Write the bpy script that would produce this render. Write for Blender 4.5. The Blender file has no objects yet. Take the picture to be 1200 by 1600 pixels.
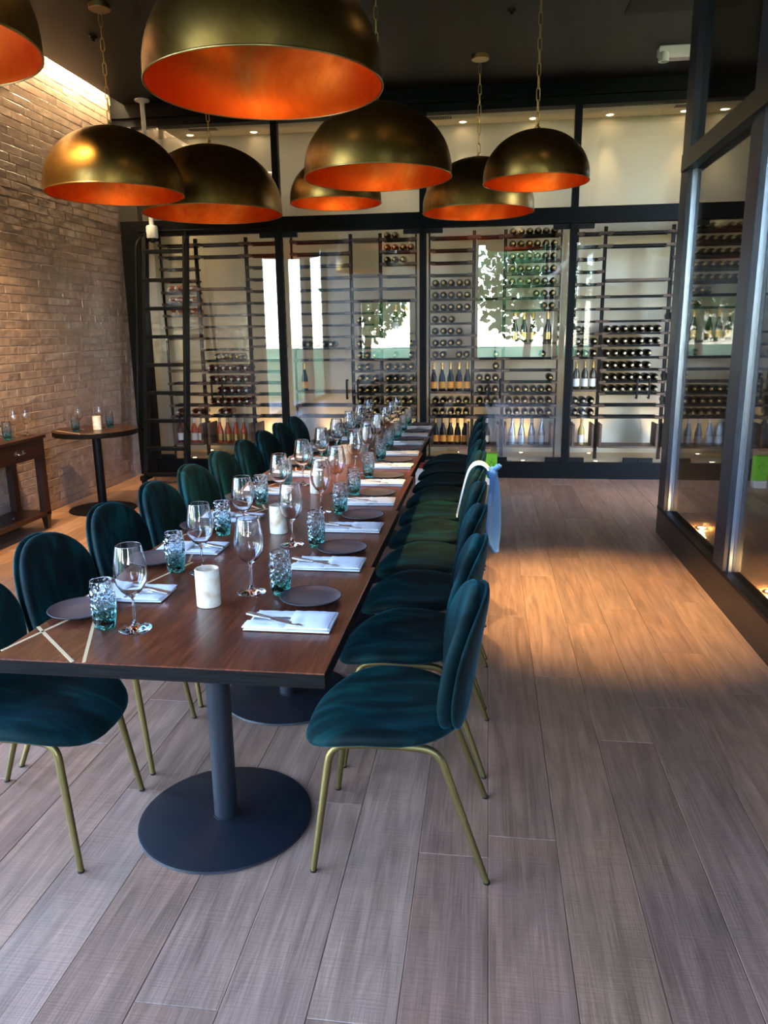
import bpy, math, random
from mathutils import Vector, Matrix
R = math.radians
PI = math.pi
sc = bpy.context.scene
C = sc.collection
rnd = random.Random(7)

# ------------------------------------------------------------------ camera
cam_d = bpy.data.cameras.new('camera'); cam = bpy.data.objects.new('camera', cam_d); C.objects.link(cam)
cam_d.sensor_fit = 'VERTICAL'; cam_d.sensor_height = 36.0; cam_d.lens = 1191.7 / 1600 * 36
cam_d.clip_start = 0.05; cam_d.clip_end = 200
yaw, pitch, roll = R(7.7386), R(13.2995), R(0.7449)
fw = Vector((-math.sin(yaw) * math.cos(pitch), math.cos(yaw) * math.cos(pitch), -math.sin(pitch)))
rt = Vector((math.cos(yaw), math.sin(yaw), 0)); dn = fw.cross(rt)
rt2 = math.cos(roll) * rt + math.sin(roll) * dn; dn2 = -math.sin(roll) * rt + math.cos(roll) * dn
m = Matrix((rt2, -dn2, -fw)).transposed().to_4x4(); m.translation = Vector((0, 0, 1.6))
cam.matrix_world = m
sc.camera = cam

# ------------------------------------------------------------------ world, daylight, exposure
world = bpy.data.worlds.new('sky'); sc.world = world; world.use_nodes = True
wn = world.node_tree; bg = wn.nodes['Background']
sky = wn.nodes.new('ShaderNodeTexSky'); sky.sky_type = 'NISHITA'; sky.sun_disc = False
sky.sun_elevation = R(48); sky.sun_rotation = R(120); sky.air_density = 1.0; sky.dust_density = 0.5; sky.ozone_density = 1.6
tint = wn.nodes.new('ShaderNodeMix'); tint.data_type = 'RGBA'; tint.blend_type = 'MULTIPLY'; tint.inputs[0].default_value = 1.0; tint.inputs[7].default_value = (0.92, 0.98, 1.07, 1)
wn.links.new(sky.outputs[0], tint.inputs[6]); wn.links.new(tint.outputs[2], bg.inputs[0]); bg.inputs[1].default_value = 1.85
sc.view_settings.view_transform = 'Standard'; sc.view_settings.look = 'None'
sc.view_settings.gamma = 1.0; sc.view_settings.use_curve_mapping = False
sc.view_settings.exposure = 2.0
cy = sc.cycles
cy.max_bounces = 10; cy.diffuse_bounces = 4; cy.glossy_bounces = 5; cy.transmission_bounces = 8; cy.transparent_max_bounces = 24
cy.caustics_reflective = False; cy.caustics_refractive = False; cy.sample_clamp_indirect = 4.0; cy.use_denoising = True

def portal(name, loc, rot, sx, sy):
    d = bpy.data.lights.new(name, 'AREA'); d.shape = 'RECTANGLE'; d.size = sx; d.size_y = sy
    d.cycles.is_portal = True
    o = bpy.data.objects.new(name, d); C.objects.link(o); o.location = loc; o.rotation_euler = rot
# light passes the windows along the portal's -Z
portal('daylight_portal', (-4.15, -1.6, 1.85), (0, R(-90), 0), 3.5, 1.7); portal('daylight_portal', (-4.15, .5, 1.85), (0, R(-90), 0), 3.5, 1.5); portal('daylight_portal', (-4.15, 2.42, 1.85), (0, R(-90), 0), 3.5, 1.35)
portal('daylight_portal', (0.53, -2.65, 2.27), (R(90), 0, 0), 1.66, 2.65)
portal('daylight_portal', (-2.55, -2.65, 1.62), (R(90), 0, 0), 1.3, 1.35)

def spot(name, loc, target, energy, col, size=R(70), blend=0.5, rad=0.03):
    d = bpy.data.lights.new(name, 'SPOT'); d.energy = energy; d.color = col; d.spot_size = size; d.spot_blend = blend; d.shadow_soft_size = rad
    o = bpy.data.objects.new(name, d); C.objects.link(o); o.location = loc
    o.rotation_euler = (Vector(target) - Vector(loc)).to_track_quat('-Z', 'Y').to_euler(); return o
def point(name, loc, energy, col, rad=0.03):
    d = bpy.data.lights.new(name, 'POINT'); d.energy = energy; d.color = col; d.shadow_soft_size = rad
    o = bpy.data.objects.new(name, d); C.objects.link(o); o.location = loc; return o
WARM = (1.0, 0.64, 0.27); WARM2 = (1.0, 0.72, 0.40); AMBER = (1.0, 0.56, 0.18)

# ------------------------------------------------------------------ materials
MATS = {}
def srgb(r, g, b):
    f = lambda c: c / 12.92 if c <= 0.04045 else ((c + 0.055) / 1.055) ** 2.4
    return (f(r / 255), f(g / 255), f(b / 255), 1)
class NT:
    def __init__(s, name):
        s.m = bpy.data.materials.new(name); s.m.use_nodes = True; s.t = s.m.node_tree
        s.p = s.t.nodes['Principled BSDF']; s.out = s.t.nodes['Material Output']; MATS[name] = s.m
    def n(s, typ, **kw):
        nd = s.t.nodes.new(typ)
        for k, v in kw.items():
            if k.startswith('i_'): nd.inputs[k[2:].replace('_', ' ')].default_value = v
            else: setattr(nd, k, v)
        return nd
    def l(s, a, b): s.t.links.new(a, b)
    def set(s, **kw):
        for k, v in kw.items(): s.p.inputs[k.replace('_', ' ')].default_value = v
        return s
def plain(name, col, rough=0.5, metal=0.0, **kw):
    t = NT(name); t.set(Base_Color=col, Roughness=rough, Metallic=metal, **kw); return t
def coords(t, kind='Object', rand=True, scale=(1, 1, 1)):
    tc = t.n('ShaderNodeTexCoord'); mp = t.n('ShaderNodeMapping'); mp.inputs['Scale'].default_value = scale
    if rand:
        oi = t.n('ShaderNodeObjectInfo'); mu = t.n('ShaderNodeVectorMath', operation='SCALE'); mu.inputs[0].default_value = (37, 91, 53)
        t.l(oi.outputs['Random'], mu.inputs['Scale']); t.l(mu.outputs[0], mp.inputs['Location'])
    t.l(tc.outputs[kind], mp.inputs['Vector']); return mp.outputs[0]
def ramp(t, fac, stops):
    r = t.n('ShaderNodeValToRGB'); e = r.color_ramp.elements
    while len(e) < len(stops): e.new(0.5)
    for i, (pos, col) in enumerate(stops): e[i].position = pos; e[i].color = col
    t.l(fac, r.inputs[0]); return r.outputs[0]
def mix(t, fac, a, b, mode='MIX'):
    x = t.n('ShaderNodeMix', data_type='RGBA', blend_type=mode)
    for v, s in ((fac, x.inputs[0]), (a, x.inputs[6]), (b, x.inputs[7])):
        if hasattr(v, 'links'): t.l(v, s)
        else: s.default_value = v
    return x.outputs[2]
def bump(t, h, strength=0.2, dist=0.01):
    b = t.n('ShaderNodeBump'); b.inputs['Strength'].default_value = strength; b.inputs['Distance'].default_value = dist
    t.l(h, b.inputs['Height']); t.l(b.outputs[0], t.p.inputs['Normal']); return b

# oak floor: grain along local Y, saw marks across
t = NT('oak_floor'); v = coords(t)
oi = t.n('ShaderNodeObjectInfo')
mp = t.n('ShaderNodeMapping'); mp.inputs['Scale'].default_value = (16, 1.3, 1); t.l(v, mp.inputs[0])
n1 = t.n('ShaderNodeTexNoise', i_Scale=1.0, i_Detail=6.0, i_Roughness=0.6, i_Distortion=1.6); t.l(mp.outputs[0], n1.inputs['Vector'])
mp2 = t.n('ShaderNodeMapping'); mp2.inputs['Scale'].default_value = (180, 4, 1); t.l(v, mp2.inputs[0])
n2 = t.n('ShaderNodeTexNoise', i_Scale=1.0, i_Detail=3.0); t.l(mp2.outputs[0], n2.inputs['Vector'])
mp3 = t.n('ShaderNodeMapping'); mp3.inputs['Scale'].default_value = (9, 170, 1); t.l(v, mp3.inputs[0])
n3 = t.n('ShaderNodeTexNoise', i_Scale=1.0, i_Detail=2.0); t.l(mp3.outputs[0], n3.inputs['Vector'])
n4 = t.n('ShaderNodeTexNoise', i_Scale=3.5, i_Detail=3.0); t.l(v, n4.inputs['Vector'])
base = ramp(t, oi.outputs['Random'], [(0, srgb(141, 107, 87)), (0.25, srgb(164, 128, 105)), (0.5, srgb(152, 115, 93)), (0.75, srgb(170, 136, 114)), (1, srgb(158, 120, 94))])
g1 = ramp(t, n1.outputs[0], [(0.3, (0.62, 0.60, 0.58, 1)), (0.7, (1.25, 1.22, 1.2, 1))])
g2 = ramp(t, n2.outputs[0], [(0.35, (0.86, 0.85, 0.85, 1)), (0.65, (1.1, 1.1, 1.1, 1))])
g3 = ramp(t, n3.outputs[0], [(0.30, (0.84, 0.83, 0.83, 1)), (0.55, (1.03, 1.03, 1.03, 1))])
g4 = ramp(t, n4.outputs[0], [(0.3, (0.82, 0.84, 0.88, 1)), (0.7, (1.12, 1.08, 1.04, 1))])
c = mix(t, 1.0, base, g1, 'MULTIPLY'); c = mix(t, 0.8, c, g2, 'MULTIPLY'); pm = ramp(t, n4.outputs[0], [(0.48, (0.1, 0.1, 0.1, 1)), (0.62, (0.9, 0.9, 0.9, 1))]); c = mix(t, pm, c, g3, 'MULTIPLY'); c = mix(t, 0.8, c, g4, 'MULTIPLY')
t.l(c, t.p.inputs['Base Color']); t.set(Roughness=0.38, Specular_IOR_Level=0.6)
ad = t.n('ShaderNodeMath', operation='ADD'); t.l(n2.outputs[0], ad.inputs[0]); t.l(n3.outputs[0], ad.inputs[1]); bump(t, ad.outputs[0], 0.25, 0.003)

# dark stained walnut tops
def wood(name, c0, c1, rough=0.3, sx=30, sy=2.2, dist=2.5, axis=1, rand=True):
    t = NT(name); v = coords(t, rand=rand)
    mp = t.n('ShaderNodeMapping'); s = [sx, sx, sx]; s[axis] = sy; mp.inputs['Scale'].default_value = s; t.l(v, mp.inputs[0])
    n1 = t.n('ShaderNodeTexNoise', i_Scale=1.0, i_Detail=5.0, i_Distortion=dist); t.l(mp.outputs[0], n1.inputs['Vector'])
    mp2 = t.n('ShaderNodeMapping'); s = [sx * 7] * 3; s[axis] = sy * 4; mp2.inputs['Scale'].default_value = s; t.l(v, mp2.inputs[0])
    n2 = t.n('ShaderNodeTexNoise', i_Scale=1.0, i_Detail=2.0); t.l(mp2.outputs[0], n2.inputs['Vector'])
    c = ramp(t, n1.outputs[0], [(0.3, c0), (0.7, c1)])
    g = ramp(t, n2.outputs[0], [(0.4, (0.45, 0.42, 0.4, 1)), (0.6, (1.1, 1.1, 1.1, 1))])
    t.l(mix(t, 0.7, c, g, 'MULTIPLY'), t.p.inputs['Base Color']); t.set(Roughness=rough); bump(t, n2.outputs[0], 0.12, 0.002); return t
wood('walnut_top', srgb(74, 36, 22), srgb(120, 62, 38), 0.30, sx=16, sy=1.6)
wood('dark_edge', srgb(14, 11, 10), srgb(26, 21, 19), 0.65, axis=0).set(Specular_IOR_Level=0.1)
wood('console_wood', srgb(34, 16, 8), srgb(60, 29, 14), 0.35)
wood('rack_wood', srgb(70, 48, 36), srgb(104, 76, 58), 0.5, axis=0)
plain('inlay', srgb(222, 186, 140), 0.4)
plain('black_metal', srgb(8, 8, 9), 0.5, 0.0, Specular_IOR_Level=0.18)
plain('frame_steel', srgb(20, 25, 34), 0.40, 0.0)
plain('black_frame', srgb(7, 8, 10), 0.55, 0.0, Specular_IOR_Level=0.12)
plain('frame_bronze', srgb(30, 26, 22), 0.4, 0.0)
plain('base_plate', srgb(24, 27, 34), 0.45, 0.1)
plain('bead', srgb(170, 180, 190), 0.22, 1.0)
plain('leg_brass', srgb(124, 106, 62), 0.42, 0.85)
plain('white_plastic', srgb(226, 226, 224), 0.4)
plain('white_cotton', srgb(232, 230, 232), 0.9)
plain('cutlery_steel', srgb(205, 200, 194), 0.32, 1.0)
plain('chrome', srgb(200, 200, 198), 0.15, 1.0)
plain('plate_clay', srgb(84, 76, 78), 0.36)
plain('plate_rim', srgb(40, 40, 44), 0.5)
plain('ceiling_paint', srgb(14, 12, 8), 0.5, Specular_IOR_Level=0.35)
plain('soffit_paint', srgb(38, 31, 25), 0.5)
plain('cream_wall', srgb(188, 180, 158), 0.6)
plain('stone_ledge', srgb(190, 170, 130), 0.5)
plain('dark_wall', srgb(40, 36, 33), 0.6)
plain('plaster', srgb(150, 142, 132), 0.8)
plain('grout', srgb(172, 154, 140), 0.8)
plain('cork_black', srgb(16, 16, 17), 0.4)
plain('foil_gold', srgb(196, 160, 96), 0.3, 0.9)
plain('foil_silver', srgb(196, 198, 200), 0.3, 0.9)
plain('foil_cream', srgb(200, 180, 146), 0.4, 0.2)
plain('label_white', srgb(222, 222, 222), 0.6)
plain('label_orange', srgb(214, 140, 40), 0.5)
plain('label_silver', srgb(176, 180, 184), 0.4, 0.3)
plain('bottle_dark', srgb(7, 7, 6), 0.28, Specular_IOR_Level=0.16)
plain('bottle_green', srgb(78, 84, 24), 0.08, Coat_Weight=0.6)
plain('bottle_olive', srgb(52, 46, 22), 0.08)
plain('bottle_rose', srgb(176, 74, 40), 0.10)
plain('bottle_red', srgb(84, 22, 18), 0.10)
plain('bottle_straw', srgb(186, 160, 84), 0.10)
plain('bottle_silver', srgb(150, 156, 160), 0.14, 0.5)
plain('cardboard', srgb(158, 120, 92), 0.85)
plain('box_green', srgb(118, 190, 40), 0.5)
plain('box_ink', srgb(60, 120, 30), 0.6)
plain('box_white', srgb(216, 206, 202), 0.7)
plain('box_red', srgb(150, 30, 34), 0.6)
plain('towel_white', srgb(236, 234, 230), 0.95)
t = plain('towel_blue', srgb(96, 150, 214), 0.95); v = coords(t, rand=False); n = t.n('ShaderNodeTexNoise', i_Scale=220.0); t.l(v, n.inputs['Vector']); bump(t, n.outputs[0], 0.5, 0.004)
plain('lawn_ground', srgb(92, 120, 52), 0.9)
plain('pavement_grey', srgb(150, 148, 142), 0.9)
plain('leaf', srgb(70, 104, 44), 0.7)
plain('bark', srgb(70, 56, 44), 0.9)

# velvet
t = NT('teal_velvet'); v = coords(t)
mp = t.n('ShaderNodeMapping'); mp.inputs['Scale'].default_value = (3, 9, 3); t.l(v, mp.inputs[0])
n = t.n('ShaderNodeTexNoise', i_Scale=1.2, i_Detail=4.0, i_Distortion=1.0); t.l(mp.outputs[0], n.inputs['Vector'])
c = ramp(t, n.outputs[0], [(0.36, srgb(2, 17, 18)), (0.52, srgb(3, 33, 34)), (0.68, srgb(6, 58, 60))])
t.l(c, t.p.inputs['Base Color']); t.set(Roughness=0.75, Sheen_Weight=0.22, Sheen_Roughness=0.3, Sheen_Tint=srgb(40, 150, 175), Specular_IOR_Level=0.15)
n2 = t.n('ShaderNodeTexNoise', i_Scale=18.0, i_Detail=3.0); t.l(v, n2.inputs['Vector']); bump(t, n2.outputs[0], 0.15, 0.006)

# aged brass outside / copper leaf inside of the lampshades
def metal_leaf(name, stops, rough, metal=1.0, sc_=2.2):
    t = NT(name); v = coords(t)
    n = t.n('ShaderNodeTexNoise', i_Scale=sc_, i_Detail=7.0, i_Roughness=0.65, i_Distortion=0.8); t.l(v, n.inputs['Vector'])
    t.l(ramp(t, n.outputs[0], stops), t.p.inputs['Base Color'])
    rr = ramp(t, n.outputs[0], [(0.3, (rough + .12,) * 3 + (1,)), (0.7, (rough - .06,) * 3 + (1,))]); t.l(rr, t.p.inputs['Roughness'])
    t.set(Metallic=metal); bump(t, n.outputs[0], 0.06, 0.01); return t
metal_leaf('aged_brass', [(0.3, srgb(104, 76, 36)), (0.55, srgb(150, 116, 60)), (0.8, srgb(190, 156, 92))], 0.34)
metal_leaf('copper_leaf', [(0.3, srgb(170, 66, 16)), (0.5, srgb(214, 92, 26)), (0.66, srgb(228, 118, 44)), (0.8, srgb(226, 164, 84))], 0.38)
plain('brass_trim', srgb(176, 148, 92), 0.3, 1.0)

# glazed handmade tile
t = NT('glazed_tile'); v = coords(t)
oi = t.n('ShaderNodeObjectInfo')
n = t.n('ShaderNodeTexNoise', i_Scale=9.0, i_Detail=3.0); t.l(v, n.inputs['Vector'])
base = ramp(t, oi.outputs['Random'], [(0, srgb(156, 132, 119)), (0.5, srgb(172, 148, 135)), (1, srgb(164, 138, 124))])
g = ramp(t, n.outputs[0], [(0.3, (0.8, 0.79, 0.78, 1)), (0.7, (1.08, 1.07, 1.06, 1))])
t.l(mix(t, 1.0, base, g, 'MULTIPLY'), t.p.inputs['Base Color']); t.set(Roughness=0.12, Coat_Weight=0.3, Coat_Roughness=0.05)
n2 = t.n('ShaderNodeTexNoise', i_Scale=14.0, i_Detail=1.5); t.l(v, n2.inputs['Vector']); bump(t, n2.outputs[0], 0.7, 0.014)

# alabaster
t = NT('alabaster'); v = coords(t)
n = t.n('ShaderNodeTexNoise', i_Scale=14.0, i_Detail=5.0, i_Distortion=1.5); t.l(v, n.inputs['Vector'])
t.l(ramp(t, n.outputs[0], [(0.35, srgb(240, 230, 214)), (0.62, srgb(214, 186, 156)), (0.75, srgb(190, 150, 112))]), t.p.inputs['Base Color'])
t.set(Roughness=0.4, Subsurface_Weight=0.3, Subsurface_Radius=(0.02, 0.015, 0.01))

# window glass: transparent sheet whose reflection follows Fresnel (Schlick)
def sheet_glass(name, f0, tint=(1, 1, 1, 1), mult=1.0):
    t = NT(name); t.t.nodes.remove(t.p)
    lw = t.n('ShaderNodeLayerWeight', i_Blend=0.5)
    pw = t.n('ShaderNodeMath', operation='POWER'); t.l(lw.outputs['Facing'], pw.inputs[0]); pw.inputs[1].default_value = 5.0 / mult
    ma = t.n('ShaderNodeMath', operation='MULTIPLY_ADD'); t.l(pw.outputs[0], ma.inputs[0]); ma.inputs[1].default_value = 1 - f0; ma.inputs[2].default_value = f0
    tr = t.n('ShaderNodeBsdfTransparent'); tr.inputs[0].default_value = tint
    gl = t.n('ShaderNodeBsdfGlossy'); gl.inputs['Roughness'].default_value = 0.0
    mx = t.n('ShaderNodeMixShader'); t.l(ma.outputs[0], mx.inputs[0]); t.l(tr.outputs[0], mx.inputs[1]); t.l(gl.outputs[0], mx.inputs[2]); t.l(mx.outputs[0], t.out.inputs[0])
sheet_glass('pane_glass', 0.06)
sheet_glass('tinted_pane', 0.10, (0.8, 0.82, 0.84, 1), 1.5)
t = NT('crystal'); t.set(Base_Color=(1, 1, 1, 1), Roughness=0.0, Transmission_Weight=1.0, IOR=1.46)
# bubbled tumbler: clear rim to teal foot
t = NT('bubble_glass'); tc = t.n('ShaderNodeTexCoord'); sp = t.n('ShaderNodeSeparateXYZ'); t.l(tc.outputs['Object'], sp.inputs[0])
mr = t.n('ShaderNodeMapRange'); mr.inputs[1].default_value = 0.0; mr.inputs[2].default_value = 0.12; t.l(sp.outputs['Z'], mr.inputs[0])
t.l(ramp(t, mr.outputs[0], [(0, srgb(60, 200, 180)), (0.25, srgb(150, 226, 220)), (0.7, srgb(226, 242, 246)), (1, srgb(246, 250, 252))]), t.p.inputs['Base Color'])
t.set(Roughness=0.02, Transmission_Weight=1.0, IOR=1.45)
vo = t.n('ShaderNodeTexVoronoi', i_Scale=62.0); t.l(tc.outputs['Object'], vo.inputs['Vector']); bump(t, vo.outputs['Distance'], 0.65, 0.012)

def emit(name, col, strength):
    t = NT(name); t.t.nodes.remove(t.p); e = t.n('ShaderNodeEmission'); e.inputs[0].default_value = col; e.inputs[1].default_value = strength; t.l(e.outputs[0], t.out.inputs[0])
emit('lamp_glow', (1.0, 0.72, 0.38, 1), 8.0)
emit('led_glow', (1.0, 0.76, 0.40, 1), 65.0)
emit('fill_strip_glow', (1.0, 0.86, 0.64, 1), 6.0)  # emission for the added cellar fill strip
emit('bulb_glow', (1.0, 0.66, 0.30, 1), 6.0)

# ------------------------------------------------------------------ mesh helpers
class MB:
    def __init__(s): s.v = []; s.f = []
    def add(s, vs, fs):
        o = len(s.v); s.v += [tuple(x) for x in vs]; s.f += [tuple(i + o for i in f) for f in fs]; return s
    def box(s, x0, x1, y0, y1, z0, z1):
        return s.add([(x0, y0, z0), (x1, y0, z0), (x1, y1, z0), (x0, y1, z0), (x0, y0, z1), (x1, y0, z1), (x1, y1, z1), (x0, y1, z1)],
                     [(3, 2, 1, 0), (4, 5, 6, 7), (0, 1, 5, 4), (1, 2, 6, 5), (2, 3, 7, 6), (3, 0, 4, 7)])
    def slab(s, x0, x1, y0, y1, z0, z1, b=0.004):
        # box with a chamfered top edge
        return s.add([(x0, y0, z0), (x1, y0, z0), (x1, y1, z0), (x0, y1, z0), (x0, y0, z1 - b), (x1, y0, z1 - b), (x1, y1, z1 - b), (x0, y1, z1 - b),
                      (x0 + b, y0 + b, z1), (x1 - b, y0 + b, z1), (x1 - b, y1 - b, z1), (x0 + b, y1 - b, z1)],
                     [(3, 2, 1, 0), (0, 1, 5, 4), (1, 2, 6, 5), (2, 3, 7, 6), (3, 0, 4, 7), (4, 5, 9, 8), (5, 6, 10, 9), (6, 7, 11, 10), (7, 4, 8, 11), (8, 9, 10, 11)])
    def lathe(s, prof, n=24, c=(0, 0, 0), axis='z', closed=False):
        vs = []; fs = []
        k = len(prof)
        for j in range(n):
            a = 2 * PI * j / n
            for (r, h) in prof:
                p = (r * math.cos(a), r * math.sin(a), h)
                if axis == 'y': p = (p[0], p[2], -p[1])
                if axis == 'x': p = (p[2], p[1], -p[0])
                vs.append((p[0] + c[0], p[1] + c[1], p[2] + c[2]))
        kk = k if closed else k - 1
        for j in range(n):
            a = j * k; b = ((j + 1) % n) * k
            for i in range(kk):
                i2 = (i + 1) % k
                fs.append((a + i, b + i, b + i2, a + i2))
        return s.add(vs, fs)
    def tube(s, pts, rad, n=10, caps=True):
        pts = [Vector(p) for p in pts]; rs = rad if isinstance(rad, (list, tuple)) else [rad] * len(pts)
        vs = []; fs = []; ref = None
        for i, p in enumerate(pts):
            d = (pts[min(i + 1, len(pts) - 1)] - pts[max(i - 1, 0)]).normalized()
            if ref is None: ref = Vector((0, 0, 1)) if abs(d.z) < 0.9 else Vector((1, 0, 0))
            u = (ref - d * ref.dot(d)).normalized(); ref = u; w = d.cross(u)
            for j in range(n):
                a = 2 * PI * j / n; vs.append(p + (u * math.cos(a) + w * math.sin(a)) * rs[i])
        for i in range(len(pts) - 1):
            for j in range(n):
                a = i * n + j; b = i * n + (j + 1) % n; fs.append((a, b, b + n, a + n))
        if caps: fs.append(tuple(reversed(range(n)))); fs.append(tuple(range((len(pts) - 1) * n, len(pts) * n)))
        return s.add(vs, fs)
    def mesh(s, name, mat, smooth=False, angle=None):
        me = bpy.data.meshes.new(name); me.from_pydata(s.v, [], s.f); me.validate()
        if mat: me.materials.append(MATS[mat])
        if smooth:
            me.polygons.foreach_set('use_smooth', [True] * len(me.polygons))
            if angle:
                try: me.set_sharp_from_angle(angle=R(angle))
                except Exception: pass
        me.update(); return me
    def build(s, name, mat, parent=None, smooth=False, angle=None, loc=None):
        return link(name, s.mesh(name, mat, smooth, angle), parent, loc)
def link(name, data, parent=None, loc=None, rz=0, scale=None):
    o = bpy.data.objects.new(name, data); C.objects.link(o)
    if parent: o.parent = parent
    if loc is not None: o.location = loc
    if rz: o.rotation_euler = (0, 0, rz)
    if scale: o.scale = scale
    return o
def tag(o, label=None, cat=None, group=None, kind=None):
    if label: o['label'] = label
    if cat: o['category'] = cat
    if group: o['group'] = group
    if kind: o['kind'] = kind
    return o
def thing(name, label, cat, loc=(0, 0, 0), rz=0, group=None):
    return tag(link(name, None, None, loc, rz), label, cat, group)
def struct(o): o['kind'] = 'structure'; return o
def smoothed(name, vs, fs, mat, parent, levels=1):
    o = MB().add(vs, fs).build(name, mat, parent, True)
    md = o.modifiers.new('sub', 'SUBSURF'); md.levels = levels; md.render_levels = levels; return o
def fillet(pts, rad, n=6):
    pts = [Vector(p) for p in pts]; out = [pts[0]]
    for i in range(1, len(pts) - 1):
        a, b, c = pts[i - 1], pts[i], pts[i + 1]
        r = min(rad, (a - b).length * .49, (c - b).length * .49)
        p0 = b + (a - b).normalized() * r; p1 = b + (c - b).normalized() * r
        for k in range(n + 1):
            t_ = k / n; out.append(p0.lerp(b, t_).lerp(b.lerp(p1, t_), t_))
    out.append(pts[-1]); return out
ORD = ['first', 'second', 'third', 'fourth', 'fifth', 'sixth', 'seventh', 'eighth', 'ninth', 'tenth', 'eleventh', 'twelfth', 'thirteenth', 'fourteenth', 'fifteenth', 'sixteenth']

# ------------------------------------------------------------------ room shell
XL, XR, YB, YR, ZC = -4.03, 1.37, 8.45, -2.55, 3.97
# floor: base slab with every plank laid on it (top of planks at z = 0)
floor = struct(MB().box(XL - .1, 4.2, YR - .1, YB + .15, -.12, -.015).build('floor', 'dark_wall'))
PW = 0.2165; x = 0.03 - PW * 19; row = 0
while x < 4.1:
    y = YR - rnd.random() * 1.6; lim = YB if True else 0
    x0, x1 = max(x, XL), min(x + PW, 4.15)
    ylow = YR if x0 < XR + .05 else 6.15
    y = ylow - rnd.random() * 1.6 if x0 > XR else y
    while y < YB and x1 > x0 + .02:
        ln = rnd.choice((1.25, 1.55, 1.85, 2.1)) * rnd.uniform(.92, 1.08)
        y0, y1 = max(y, ylow), min(y + ln, YB + .02)
        if y1 - y0 > .12:
            hx, hy, g, lift = (x1 - x0) / 2 - .0004, (y1 - y0) / 2 - .0004, .0016, rnd.uniform(-.0004, .0004)
            MB().slab(-hx, hx, -hy, hy, -.015, lift, g).build('plank', 'oak_floor', floor, loc=((x0 + x1) / 2, (y0 + y1) / 2, 0))
        y += ln
    x += PW; row += 1

ceil = struct(MB().box(-3.87, 4.2, YR - .1, YB + .12, ZC, ZC + .1).build('ceiling', 'ceiling_paint'))
MB().box(XL - .1, -3.87, YR - .1, YB + .12, ZC + .28, ZC + .36).build('cove_top', 'ceiling_paint', ceil)
MB().box(-3.89, -3.87, YR - .1, YB + .12, ZC + .1, ZC + .28).build('cove_side', 'ceiling_paint', ceil)

# left wall: tiled length with every glazed tile; nearer the camera it is window
wl = struct(MB().box(XL - .12, XL - .010, 4.1, YB + .1, -.05, ZC + .28).build('wall_left', 'grout'))
TH, TL = .0722, .30
tiles = []
r_ = 0; z = 0.002
while z < ZC + .26:
    y = 4.1 - (r_ % 3) * .1 - rnd.random() * .06
    while y < YB:
        y0, y1 = max(y, 4.1), min(y + TL, YB)
        if y1 - y0 > .03: tiles.append((y0, y1, z, min(z + TH, ZC + .27)))
        y += TL
    z += TH; r_ += 1
def tile_geo(mb, y0, y1, z0, z1, o):
    # handmade tile: face tilted a hair, chamfered edges
    g, b = .0018, .004; d = [rnd.uniform(0, .0035) for _ in range(4)]
    ys, zs = (y0 + g, y1 - g), (z0 + g, z1 - g)
    vs = [(-.010, ys[0], zs[0]), (-.010, ys[1], zs[0]), (-.010, ys[1], zs[1]), (-.010, ys[0], zs[1]),
          (-.004, ys[0], zs[0]), (-.004, ys[1], zs[0]), (-.004, ys[1], zs[1]), (-.004, ys[0], zs[1]),
          (-.0035 + d[0], ys[0] + b, zs[0] + b), (-.0035 + d[1], ys[1] - b, zs[0] + b), (-.0035 + d[2], ys[1] - b, zs[1] - b), (-.0035 + d[3], ys[0] + b, zs[1] - b)]
    vs = [(a + o[0], b_ + o[1], c_ + o[2]) for a, b_, c_ in vs]
    mb.add(vs, [(0, 1, 5, 4), (1, 2, 6, 5), (2, 3, 7, 6), (3, 0, 4, 7), (4, 5, 9, 8), (5, 6, 10, 9), (6, 7, 11, 10), (7, 4, 8, 11), (8, 9, 10, 11)])
def tile_rank(tl):
    yc, zc = (tl[0] + tl[1]) / 2, (tl[2] + tl[3]) / 2
    return yc if (yc > 6.0 and .9 < zc < 3.4) else 99
tiles.sort(key=tile_rank)
rest = MB()
for i, (y0, y1, z0, z1) in enumerate(tiles):
    if i < 300:
        yc, zc = (y0 + y1) / 2, (z0 + z1) / 2; mb = MB(); tile_geo(mb, y0 - yc, y1 - yc, z0 - zc, z1 - zc, (0, 0, 0))
        mb.build('tile', 'glazed_tile', wl, loc=(XL, yc, zc))
    else: tile_geo(rest, y0, y1, z0, z1, (0, 0, 0))
o = rest.build('tile_field', 'glazed_tile', wl, loc=(XL, 0, 0)); o['kind'] = 'stuff'

# daylight windows: left front part and rear wall (behind the photographer)
def glazing(n, axis, a0, a1, pos, nb, z0=.1, z1=3.6):
    w = struct(link('window_%d' % n, None, None, (0, 0, 0)))
    def bx(name, u0, u1, za, zb, th=.05, mat='frame_steel'):
        mb = MB()
        if axis == 'y': mb.box(pos - th, pos + th, u0, u1, za, zb)
        else: mb.box(u0, u1, pos - th, pos + th, za, zb)
        mb.build(name, mat, w)
    bx('sill', a0, a1, z0 - .1, z0); bx('head', a0, a1, z1, z1 + .1)
    for i in range(nb + 1):
        u = a0 + (a1 - a0) * i / nb; bx('mullion', max(a0, u - .04), min(a1, u + .04), z0, z1)
    for i in range(nb):
        u0 = a0 + (a1 - a0) * i / nb + .04; u1 = a0 + (a1 - a0) * (i + 1) / nb - .04; bx('pane', u0, u1, z0, z1, .004, 'pane_glass')
glazing(1, 'y', -2.45, -.75, XL - .05, 1); glazing(4, 'y', -.25, 1.25, XL - .05, 1); glazing(5, 'y', 1.75, 3.1, XL - .05, 1)
for (a, b) in ((-2.6, -2.45), (-.75, -.25), (1.25, 1.75), (3.1, 4.1)): MB().box(XL - .12, XL, a, b, -.05, 3.7).build('wall_pier', 'plaster', wl)
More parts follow.
